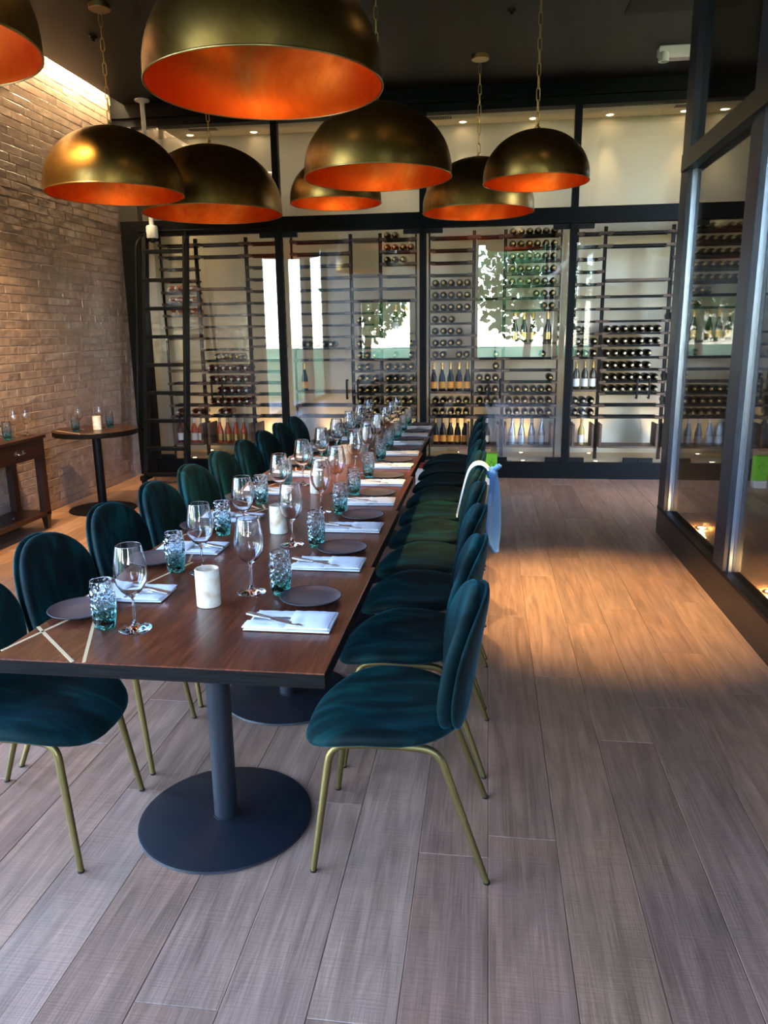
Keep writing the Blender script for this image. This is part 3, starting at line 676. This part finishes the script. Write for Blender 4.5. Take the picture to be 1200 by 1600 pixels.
# ------------------------------------------------------------------ dining tables (six square tops in a row)
TZ = .76
tx = lambda y: -.853 - .018 * (y - 2.2)
PIT, TD = .902, .899
def strip(mb, p0, p1, w=.0095):
    a, b = Vector(p0), Vector(p1); d = (b - a).normalized(); nrm = Vector((-d.y, d.x, 0)) * w / 2
    q = [a - nrm, b - nrm, b + nrm, a + nrm]
    mb.add([(v_.x, v_.y, z) for z in (-.001, .0008) for v_ in q], [(4, 5, 6, 7), (0, 1, 5, 4), (1, 2, 6, 5), (2, 3, 7, 6), (3, 0, 4, 7)])
NAMES = ['nearest', 'second', 'third', 'fourth', 'fifth', 'farthest']
for i in range(6):
    yc = 1.747 + PIT * i + TD / 2; h = TD / 2; hx = .458
    tb = thing('dining_table', '%s square walnut table of the long row, on a round pedestal' % NAMES[i], 'table', (tx(yc), yc, 0), 0, 'square tables in the long row')
    MB().slab(-hx, hx, -h, h, TZ - .004, TZ, .0015).build('table_top', 'walnut_top', tb)
    MB().box(-hx, hx, -h, h, TZ - .042, TZ - .004).build('edge_band', 'dark_edge', tb)
    fl_ = 1 if i % 2 == 0 else -1
    for (p0, p1) in (((-.457, -.40), (-.24, .449)), ((-.457, -.225), (-.222, -.449)), ((-.19, -.449), (-.457, .18))):
        mb = MB(); strip(mb, (p0[0], p0[1] * fl_, 0), (p1[0], p1[1] * fl_, 0)); mb.build('inlay_strip', 'inlay', tb, loc=(0, 0, TZ + .0001))
    MB().lathe([(.039, .012), (.039, TZ - .042)], 28).build('column', 'base_plate', tb, True)
    MB().lathe([(0, 0), (.286, 0), (.29, .003), (.288, .010), (.28, .013), (0, .014)], 56).build('base_disc', 'base_plate', tb, True, 40)
    MB().lathe([(.039, .014), (.043, .014), (.043, .018), (.039, .018)], 28).build('collar', 'base_plate', tb)
    MB().box(-.2, .2, -.03, .03, TZ - .052, TZ - .042).build('mount_plate', 'base_plate', tb)

# ------------------------------------------------------------------ velvet chairs (local: front toward -x)
def pad(outline, place, thick, nseg=44, rings=(0, .28, .5, .68, .80, .88, .94, .98, 1.0), expo=3.2):
    # closed cushion: upper skin, rim, lower skin
    vs, fs = [], []
    levels = [(r, (1 - r ** expo) ** .5) for r in rings] + [(r, -(1 - r ** expo) ** .5) for r in reversed(rings[:-1])]
    idx = []
    for (r, hh) in levels:
        if r == 0: vs.append(place(0, 0, hh * thick, 0)); idx.append([len(vs) - 1] * nseg); continue
        rowi = []
        for j in range(nseg):
            a, b = outline(2 * PI * j / nseg); vs.append(place(a * r, b * r, hh * thick, r)); rowi.append(len(vs) - 1)
        idx.append(rowi)
    for i in range(len(idx) - 1):
        A, B = idx[i], idx[i + 1]
        for j in range(nseg):
            k = (j + 1) % nseg; f = [A[j], A[k], B[k], B[j]]; g = []
            for q in f:
                if q not in g: g.append(q)
            if len(g) > 2: fs.append(tuple(reversed(g)))
    return vs, fs
def sgnpow(v_, e): return math.copysign(abs(v_) ** e, v_)
def seat_outline(a):
    c_, s_ = math.cos(a), math.sin(a)
    xx = sgnpow(c_, .74) * (.235 if c_ > 0 else .26); yy = sgnpow(s_, .74) * .25
    if c_ > 0: yy *= 1 - .26 * (xx / .235) ** 2
    return xx, yy
def seat_place(a, b, h, r):
    x = a - .045; y = b
    z = .452 + h - (.018 if h > 0 else 0) * (1 - r * r)
    f = max(0, (-x - .10) / .20); z -= .055 * f * f
    g = max(0, (x - .02) / .17); z += .012 * g * g
    z += .022 * (abs(y) / .26) ** 2 * (1 - .9 * min(1, f)) - .008
    return (x, y, z)
def back_outline(a):
    c_, s_ = math.cos(a), math.sin(a)      # a = width, b = height
    if s_ > 0: return sgnpow(c_, .92) * .238, sgnpow(s_, .95) * .200
    return sgnpow(c_, .72) * .238 * (1 - .10 * abs(s_) ** 2), sgnpow(s_, .72) * .232
def back_place(off):
    def f(a, b, h, r):
        z = .660 + b
        x = .150 + (z - .43) * .165 - .95 * a * a + off - h + .03 * max(0, (.52 - z) / .1) ** 2 * 0
        return (x, a, z)
    return f
v1, f1 = pad(seat_outline, seat_place, .036, expo=6)
SEAT = MB().add(v1, f1).mesh('seat', 'teal_velvet', True)
v1, f1 = pad(back_outline, back_place(0), .026, expo=9)
BACK = MB().add(v1, f1).mesh('backrest', 'teal_velvet', True)
v1, f1 = pad(lambda a: tuple(q * .992 for q in back_outline(a)), back_place(.032), .013, expo=9)
SHELL = MB().add(v1, f1).mesh('back_shell', 'teal_velvet', True)
LEGS = []
for sy in (-1, 1):
    for pts in ([(-.262, .215 * sy, .004), (-.205, .178 * sy, .408), (-.10, .170 * sy, .412)], [(.262, .215 * sy, .004), (.115, .178 * sy, .408), (0, .170 * sy, .412)]):
        p = fillet(pts, .05, 6); n_ = len(p); rs = [.0095 + .0035 * min(1, k / (n_ - 1) * 8) if k == 0 else .0125 for k in range(n_)]
        LEGS.append(MB().tube(p, rs, 12).mesh('leg', 'leg_brass', True, 60))
RAIL = [MB().tube([(-.10, .17 * sy, .412), (0, .17 * sy, .412)], .0125, 12, False).mesh('side_rail', 'leg_brass', True) for sy in (-1, 1)]
FOOT = MB().lathe([(0, 0), (.0105, 0), (.0105, .006), (0, .006)], 10).mesh('foot_cap', 'cork_black')
BRACE = MB().tube([(-.08, -.17, .412), (-.08, .17, .412)], .009, 8).mesh('cross_bar', 'leg_brass', True)
BRACE2 = MB().tube([(.10, -.13, .415), (.17, 0, .44), (.10, .13, .415)], .009, 8).mesh('back_bracket', 'leg_brass', True)
def chair(x, y, rz, label):
    o = thing('dining_chair', label, 'chair', (x, y, 0), rz, 'teal velvet chairs along the table')
    link('seat', SEAT, o); b_ = link('backrest', BACK, o); link('back_shell', SHELL, b_)
    for me in LEGS:
        l_ = link('leg', me, o)
        sx = -1 if me.vertices[0].co.x < 0 else 1; sy = -1 if me.vertices[0].co.y < 0 else 1
        link('foot_cap', FOOT, l_, (sx * .262, sy * .215, 0))
    for me in RAIL: link('side_rail', me, o)
    link('cross_bar', BRACE, o); link('back_bracket', BRACE2, o)
    return o
def nth(i): return 'nearest' if i == 0 else ('farthest' if i == 9 else '%s from the near end' % ORD[i])
CRY = [2.185, 2.75, 3.275, 3.79, 4.305, 4.82, 5.335, 5.85, 6.365, 6.88]
CLY = [2.094, 2.625, 3.16, 3.68, 4.20, 4.72, 5.25, 5.77, 6.29, 6.80]
for i in range(10):
    chair(-.240 - .006 * (CRY[i] - 2.2), CRY[i], R(rnd.uniform(-1.5, 1.5)), 'teal velvet chair %s on the right side of the table' % nth(i))
for i in range(10):
    chair(-1.470 - .014 * (CLY[i] - 2.1), CLY[i], PI + R(rnd.uniform(-1.5, 1.5)), 'teal velvet chair %s on the left side of the table' % nth(i))

# towels on the fifth right-hand chair
cx5 = -.240 - .006 * (CRY[4] - 2.2)
def ribbon(path, widths, th, fold=0.0, seed=0, turn=0.0):
    # path: centre points (x, y, z); width runs along y; thickness along path normal (x/z plane)
    vs, fs = [], []; n = 9; k = len(path)
    for i, p in enumerate(path):
        p = Vector(p); d = (Vector(path[min(i + 1, k - 1)]) - Vector(path[max(i - 1, 0)])).normalized(); nr = Vector((d.z, 0, -d.x))
        for side in (1, -1):
            for j in range(n):
                u = j / (n - 1) - .5; wv = fold * math.sin(u * 9 + seed + i * .25)
                q = p + Vector((math.sin(turn) * u * widths[i], math.cos(turn) * u * widths[i], 0)) + nr * (side * th / 2 + wv); vs.append(q)
    for i in range(k - 1):
        a, b = i * 2 * n, (i + 1) * 2 * n
        for j in range(n - 1):
            fs.append((a + j, a + j + 1, b + j + 1, b + j)); fs.append((a + n + j + 1, a + n + j, b + n + j, b + n + j + 1))
        fs.append((a, b, b + n, a + n)); fs.append((a + n - 1, a + 2 * n - 1, b + 2 * n - 1, b + n - 1))
    fs.append(tuple(list(range(0, n)) + list(range(2 * n - 1, n - 1, -1)))); e = (k - 1) * 2 * n
    fs.append(tuple(reversed(list(range(e, e + n)) + list(range(e + 2 * n - 1, e + n - 1, -1)))))
    return vs, fs
tw = thing('towel', 'white cloth draped over the backrest of the fifth chair on the right', 'towel', (cx5, CRY[4] - .02, 0))
path = [(.100, 0, .57), (.112, 0, .63), (.128, 0, .70), (.144, 0, .77), (.160, 0, .825), (.182, 0, .862), (.215, 0, .876), (.250, 0, .868), (.272, 0, .84)]
vs, fs = ribbon([(a - .004, b, c_) for a, b, c_ in path], [.13] * 9, .008, .002); smoothed('cloth', vs, fs, 'towel_white', tw, 1)
tw = thing('towel', 'blue towel knotted and hanging behind the fifth chair on the right', 'towel', (cx5, CRY[4] - .02, 0))
path = [(.275, 0, .835), (.292, 0, .815), (.297, 0, .78), (.300, 0, .72), (.301, 0, .62), (.301, 0, .52), (.301, 0, .43), (.318, -.02, .355)]
vs, fs = ribbon(path, [.05, .06, .06, .10, .13, .15, .15, .04], .012, .009, 1.0, R(38)); smoothed('hanging_cloth', vs, fs, 'towel_blue', tw, 2)
vs, fs = ribbon([(.27, 0, .84), (.295, .0, .832), (.315, 0, .842), (.332, 0, .862)], [.05, .05, .06, .02], .02, .004, .5, R(30)); smoothed('knot_ear', vs, fs, 'towel_blue', tw, 2)
MB().lathe([(0, -.035), (.022, -.028), (.034, 0), (.024, .026), (0, .034)], 14, (.288, 0, .815)).build('knot', 'towel_blue', tw, True)

# ------------------------------------------------------------------ table settings
def prof_wine():
    out = [(0, 0), (.030, .0005), (.047, .0015), (.048, .003), (.040, .005), (.016, .010), (.0065, .018), (.0042, .035), (.0040, .085), (.0055, .098), (.014, .106), (.030, .120), (.043, .142), (.0485, .165), (.0475, .190), (.0425, .222), (.0372, .2515), (.0366, .2545), (.0363, .2565)]
    inn = [(.0357, .2570), (.0351, .2565), (.0353, .2545), (.0359, .2515), (.0411, .222), (.0458, .190), (.0468, .165), (.0413, .143), (.0285, .1218), (.012, .109), (0, .1065)]
    return out + inn
def prof_tumbler():
    out = [(0, 0), (.026, 0), (.029, .003), (.0335, .03), (.037, .07), (.0365, .10), (.0335, .13), (.0326, .1435), (.0324, .1465)]
    inn = [(.0315, .1478), (.0306, .1465), (.0307, .1435), (.0317, .13), (.0340, .10), (.0345, .07), (.031, .035), (.026, .016), (0, .014)]
    return out + inn
def split_wine():
    p = prof_wine(); return MB().lathe(p, 40).mesh('glass_body', 'crystal', True)
WINE = split_wine(); TUM = MB().lathe(prof_tumbler(), 40).mesh('glass_body', 'bubble_glass', True)
PLATE_IN = MB().lathe([(.0, .0100), (.055, .0100), (.072, .0125), (.090, .018), (.0955, .0205)], 48).mesh('well', 'plate_clay', True)
PLATE_OUT = MB().lathe([(.0955, .0205), (.099, .0215), (.100, .020), (.096, .016), (.075, .008), (.058, .004), (.056, 0), (0, 0)], 48).mesh('rim', 'plate_rim', True)
def puff(x0, x1, y0, y1, z0, z1, nx=10, ny=6, wob=.0012, seed=0):
    rr = random.Random(seed); vs, fs = [], []
    for s_ in (1, 0):
        for i in range(nx + 1):
            for j in range(ny + 1):
                u, v_ = i / nx, j / ny; e = min(1, min(u, 1 - u) * nx / 1.0) * min(1, min(v_, 1 - v_) * ny / 1.0)
                z = (z0 + z1) / 2 + ((z1 - z0) / 2) * (1 if s_ else -1) * (.35 + .65 * e) + (rr.uniform(-wob, wob) if s_ else 0)
                if not s_: z = max(z, z0)
                vs.append((x0 + u * (x1 - x0), y0 + v_ * (y1 - y0), z))
    M = (nx + 1) * (ny + 1); g = lambda i, j, s_: (0 if s_ else M) + i * (ny + 1) + j
    for i in range(nx):
        for j in range(ny):
            fs.append((g(i, j, 1), g(i + 1, j, 1), g(i + 1, j + 1, 1), g(i, j + 1, 1))); fs.append((g(i, j + 1, 0), g(i + 1, j + 1, 0), g(i + 1, j, 0), g(i, j, 0)))
    for i in range(nx): fs.append((g(i, 0, 0), g(i + 1, 0, 0), g(i + 1, 0, 1), g(i, 0, 1))); fs.append((g(i + 1, ny, 0), g(i, ny, 0), g(i, ny, 1), g(i + 1, ny, 1)))
    for j in range(ny): fs.append((g(0, j + 1, 0), g(0, j, 0), g(0, j, 1), g(0, j + 1, 1))); fs.append((g(nx, j, 0), g(nx, j + 1, 0), g(nx, j + 1, 1), g(nx, j, 1)))
    return vs, fs
def nmesh(name, *a, **k): v_, f_ = puff(*a, **k); return MB().add(v_, f_).mesh(name, 'white_cotton', True, 50)
# napkin local: long side x (0.255), pocket open toward -x (table middle)
NAP = [nmesh('base_fold', -.127, .127, -.070, .070, 0, .010, seed=1), nmesh('pocket_fold', -.002, .122, -.070, .066, .0092, .021, seed=2),
       nmesh('front_hem', -.130, .002, -.072, -.018, .0085, .018, seed=3), nmesh('back_hem', -.118, .002, .030, .070, .0085, .015, seed=4), nmesh('inner_layer', .06, .129, -.064, .069, .0095, .0165, seed=5)]
def flatware(mb, pts, th=.003):
    n = len(pts); up = [(x, w, z + th) for x, w, z in pts]
    vs, fs = [], []
    for (x, w, z) in pts: vs += [(x, -w, z), (x, w, z), (x, w, z + th), (x, -w, z + th)]
    for i in range(n - 1):
        a, b = 4 * i, 4 * (i + 1)
        for k in range(4): fs.append((a + k, a + (k + 1) % 4, b + (k + 1) % 4, b + k))
    fs.append((3, 2, 1, 0)); fs.append(tuple(4 * (n - 1) + k for k in range(4))); return mb.add(vs, fs)
KN_H = flatware(MB(), [(-.105, .008, 0), (-.06, .0095, 0), (-.01, .006, 0)], .005).mesh('handle', 'cutlery_steel'); KN_B = flatware(MB(), [(-.01, .005, .001), (.0, .009, .001), (.07, .010, .001), (.10, .003, .001)], .0018).mesh('blade', 'cutlery_steel')
FK_H = flatware(MB(), [(-.10, .008, 0), (-.05, .005, .002), (.02, .0035, .002), (.04, .010, .0)], .003).mesh('handle', 'cutlery_steel')
FK_T = [flatware(MB(), [(.04, .0016, .0), (.09, .0012, .004)], .002).mesh('tine', 'cutlery_steel') for _ in range(1)][0]
side_n = {1: 'right', -1: 'left'}
def setting(i, sd, px_, py_, nx_, ny_, tux, tuy, wx, wy):
    who = '%s %s-side setting of the long table' % (('nearest' if i == 0 else 'farthest' if i == 9 else ORD[i]), side_n[sd])
    rz = 0 if sd == 1 else PI
    o = thing('dinner_plate', 'round grey clay plate at the ' + who, 'plate', (px_, py_, TZ), 0, 'clay plates'); link('well', PLATE_IN, o); link('rim', PLATE_OUT, o)
    jit = R(rnd.uniform(-3, 3))
    o = thing('napkin', 'folded white napkin at the ' + who, 'napkin', (nx_, ny_, TZ), rz + jit, 'folded napkins')
    for me in NAP: link(me.name.split('.')[0], me, o)
    if i < 9:
        c_, s_ = math.cos(rz), math.sin(rz)
        def off(dx, dy): return (nx_ + c_ * dx - s_ * dy, ny_ + s_ * dx + c_ * dy)
        a = off(-.045, -.020); o = thing('table_knife', 'steel table knife tucked into the napkin at the ' + who, 'knife', (a[0], a[1], TZ + .0185), rz + R(-24), 'napkin knives'); link('handle', KN_H, o); link('blade', KN_B, o)
        a = off(-.015, .006); o = thing('table_fork', 'steel fork tucked into the napkin at the ' + who, 'fork', (a[0], a[1], TZ + .0115), rz + R(2), 'napkin forks'); link('handle', FK_H, o)
        for q in (-.0075, -.0025, .0025, .0075): link('tine', FK_T, o, (0, q, 0))
    o = thing('tumbler', 'bubbled glass tumbler with a teal foot at the ' + who, 'glass', (tux, tuy, TZ), rnd.uniform(0, 6), 'teal tumblers'); link('glass_body', TUM, o)
    o = thing('wine_glass', 'empty stemmed wine glass at the ' + who, 'wine glass', (wx, wy, TZ), 0, 'wine glasses on the long table'); link('glass_body', WINE, o)
NR = [2.07, 2.649, 3.189, 3.712, 4.20, 4.754, 5.275, 5.773, 6.25, 6.74]; PR = [2.268, 2.842, 3.392, 3.896, 4.39, 4.95, 5.452, 5.97, 6.454, 6.94]
TR = [2.32, 2.893, 3.468, 3.903, 4.397, 5.0, 5.50, 6.01, 6.49, 6.97]; WR = [2.331, 2.913, 3.485, 3.914, 4.516, 5.02, 5.52, 6.03, 6.50, 6.98]
TLY = [1.99, 2.534, 3.048, 3.653, 4.154, 4.69, 5.2, 5.72, 6.24, 6.72]
for i in range(10):
    d = -.010 * (NR[i] - 2.07)
    setting(i, 1, -.548 + d, PR[i], -.562 + d, NR[i], -.668 + d + rnd.uniform(-.006, .006), TR[i] + .005, -.764 + d + rnd.uniform(-.004, .004), WR[i])
    y = TLY[i]; d = -.006 * (y - 2)
    setting(i, -1, -1.235 + d, y + .10, -1.155 + d, y + .275, -1.108 + d + rnd.uniform(-.004, .004), y, -1.008 + d + rnd.uniform(-.004, .004), y - .006)
def candle(x, y, z, label, s_=1.0):
    o = thing('candle_holder', label, 'candle holder', (x, y, z), rnd.uniform(0, 6), 'alabaster candle holders')
    MB().lathe([(0, 0), (.036, 0), (.0385, .002), (.0385, .118), (.0375, .122), (.034, .122), (.033, .118), (.033, .085), (0, .085)], 36).build('alabaster_cup', 'alabaster', o, True, 40)
    MB().lathe([(0, .093), (.029, .093), (.030, .090), (.030, .085)], 24).build('wax', 'foil_cream', o, True)
    MB().tube([(0, 0, .092), (.001, 0, .104)], .001, 6).build('wick', 'cork_black', o)
for i, y in enumerate((2.203, 3.104, 3.94, 4.86, 5.77, 6.68)):
    candle(tx(y) - .012, y, TZ, 'veined alabaster candle holder, %s from the near end of the long table' % ('nearest one' if i == 0 else ORD[i]))

# ------------------------------------------------------------------ round side table by the tiled wall
rtb = thing('side_table', 'round dark wood table on a black pedestal by the tiled wall', 'table', (-3.58, 6.62, 0))
MB().lathe([(0, TZ), (.372, TZ), (.375, TZ - .003)], 64).build('table_top', 'console_wood', rtb, True, 30)
MB().lathe([(.375, TZ - .003), (.375, TZ - .045), (.37, TZ - .048), (0, TZ - .048)], 64).build('edge_band', 'dark_edge', rtb, True, 30)
MB().lathe([(.04, .012), (.04, TZ - .048)], 24).build('column', 'black_metal', rtb, True)
MB().lathe([(0, 0), (.30, 0), (.305, .004), (.30, .012), (0, .014)], 48).build('base_disc', 'black_metal', rtb, True, 40)
mb = MB(); strip(mb, (-.33, -.12, 0), (.05, -.365, 0)); mb.build('inlay_strip', 'inlay', rtb, loc=(0, 0, TZ + .0001))
def wine_at(x, y, z, lb, s_=.88):
    o = thing('wine_glass', lb, 'wine glass', (x, y, z), 0, 'wine glasses by the tiled wall'); c_ = link('glass_body', WINE, o); c_.scale = (s_, s_, s_)
def tum_at(x, y, z, lb):
    o = thing('tumbler', lb, 'glass', (x, y, z), 0, 'teal tumblers by the tiled wall'); link('glass_body', TUM, o)
wine_at(-3.69, 6.54, TZ, 'left wine glass on the round side table'); wine_at(-3.57, 6.70, TZ, 'right wine glass on the round side table behind the candle holder')
tum_at(-3.66, 6.42, TZ, 'left teal tumbler on the round side table'); tum_at(-3.49, 6.73, TZ, 'right teal tumbler on the round side table')
candle(-3.53, 6.57, TZ, 'alabaster candle holder on the round side table')

# console table
cn = thing('console_table', 'dark wood console with a drawer and lower shelf against the tiled wall', 'console', (-3.84, 5.2, 0))
X0, X1, Y0, Y1 = -.165, .165, -.72, .72
MB().slab(X0 - .01, X1 + .015, Y0 - .015, Y1 + .015, .775, .80, .003).build('top', 'console_wood', cn)
MB().box(X0, X1, Y0, Y1, .62, .775).build('apron', 'console_wood', cn)
for yy in (-.36, .36):
    dwr = MB().slab(0, .30 * 2, -.30 * 0, .125, 0, .01, .002)
    d_ = MB().box(X1, X1 + .008, yy - .32, yy + .32, .635, .762).build('drawer', 'console_wood', cn)
    MB().tube(fillet([(X1 + .006, yy - .045, .70), (X1 + .035, yy - .045, .69), (X1 + .035, yy + .045, .69), (X1 + .006, yy + .045, .70)], .008, 3), .0045, 8).build('handle', 'chrome', d_, True)
    for q in (-.045, .045): MB().box(X1 + .007, X1 + .012, yy + q - .009, yy + q + .009, .682, .716).build('handle_plate', 'chrome', d_)
for sx in (X0 + .03, X1 - .03):
    for sy in (Y0 + .035, Y1 - .035):
        MB().box(sx - .03, sx + .03, sy - .032, sy + .032, .13, .62).build('leg', 'console_wood', cn)
        MB().add([(sx - .03, sy - .032, .13), (sx + .03, sy - .032, .13), (sx + .03, sy + .032, .13), (sx - .03, sy + .032, .13), (sx - .016, sy - .018, 0), (sx + .016, sy - .018, 0), (sx + .016, sy + .018, 0), (sx - .016, sy + .018, 0)], [(0, 1, 2, 3), (7, 6, 5, 4), (4, 5, 1, 0), (5, 6, 2, 1), (6, 7, 3, 2), (7, 4, 0, 3)]).build('foot', 'console_wood', cn)
MB().slab(X0, X1, Y0, Y1, .12, .15, .003).build('lower_shelf', 'console_wood', cn)
wine_at(-3.80, 5.74, .80, 'middle of three wine glasses on the wooden console', .9); wine_at(-3.765, 5.85, .80, 'right of three wine glasses on the wooden console', .9); wine_at(-3.90, 5.70, .80, 'left of three wine glasses on the wooden console', .9)
tum_at(-3.76, 5.57, .80, 'teal tumbler on the wooden console')

# ------------------------------------------------------------------ boxes on the floor at the far end
def carton(label, loc, sx, sy, sz, mat, rz=0, flaps=False, name='cardboard_box'):
    o = thing(name, label, 'box', loc, rz)
    MB().slab(-sx / 2, sx / 2, -sy / 2, sy / 2, 0, sz, .003).build('body', mat, o)
    if flaps:
        MB().add([(-sx / 2, -sy / 2, sz), (sx / 2, -sy / 2, sz), (sx / 2, -sy / 2 - .10, sz + .05), (-sx / 2, -sy / 2 - .10, sz + .05), (-sx / 2, -sy / 2, sz + .004), (sx / 2, -sy / 2, sz + .004), (sx / 2, -sy / 2 - .10, sz + .054), (-sx / 2, -sy / 2 - .10, sz + .054)],
                 [(0, 1, 2, 3), (7, 6, 5, 4), (0, 4, 5, 1), (1, 5, 6, 2), (2, 6, 7, 3), (3, 7, 4, 0)]).build('flap', mat, o)
    return o
o = carton('bright green printed box standing on the floor behind the right chairs', (.06, 8.10, 0), .12, .10, .33, 'box_green', name='printed_box')
MB().box(-.0605, .0605, -.0505, .0505, 0, .075).build('white_base', 'box_white', o)
for k, (a, b) in enumerate((((-.03, .14), (.03, .24)), ((-.02, .26), (.035, .20)), ((-.035, .20), (.01, .28)))):
    MB().tube([(a[0], -.0515, a[1]), ((a[0] + b[0]) / 2 + .012, -.0515, (a[1] + b[1]) / 2), (b[0], -.0515, b[1])], .0022, 6).build('print_stroke', 'box_ink', o)
carton('brown cardboard box behind the green box at the far end', (-.12, 8.28, 0), .34, .2, .36, 'cardboard')
carton('open cardboard box with a raised flap at the end of the table', (-.50, 8.22, 0), .3, .2, .22, 'cardboard', .2, True)
o = carton('white box with a red lid on the floor at the far table end', (-.58, 7.75, 0), .26, .2, .26, 'box_white', 0)
MB().slab(-.133, .133, -.103, .103, .24, .268, .003).build('lid', 'box_red', o)
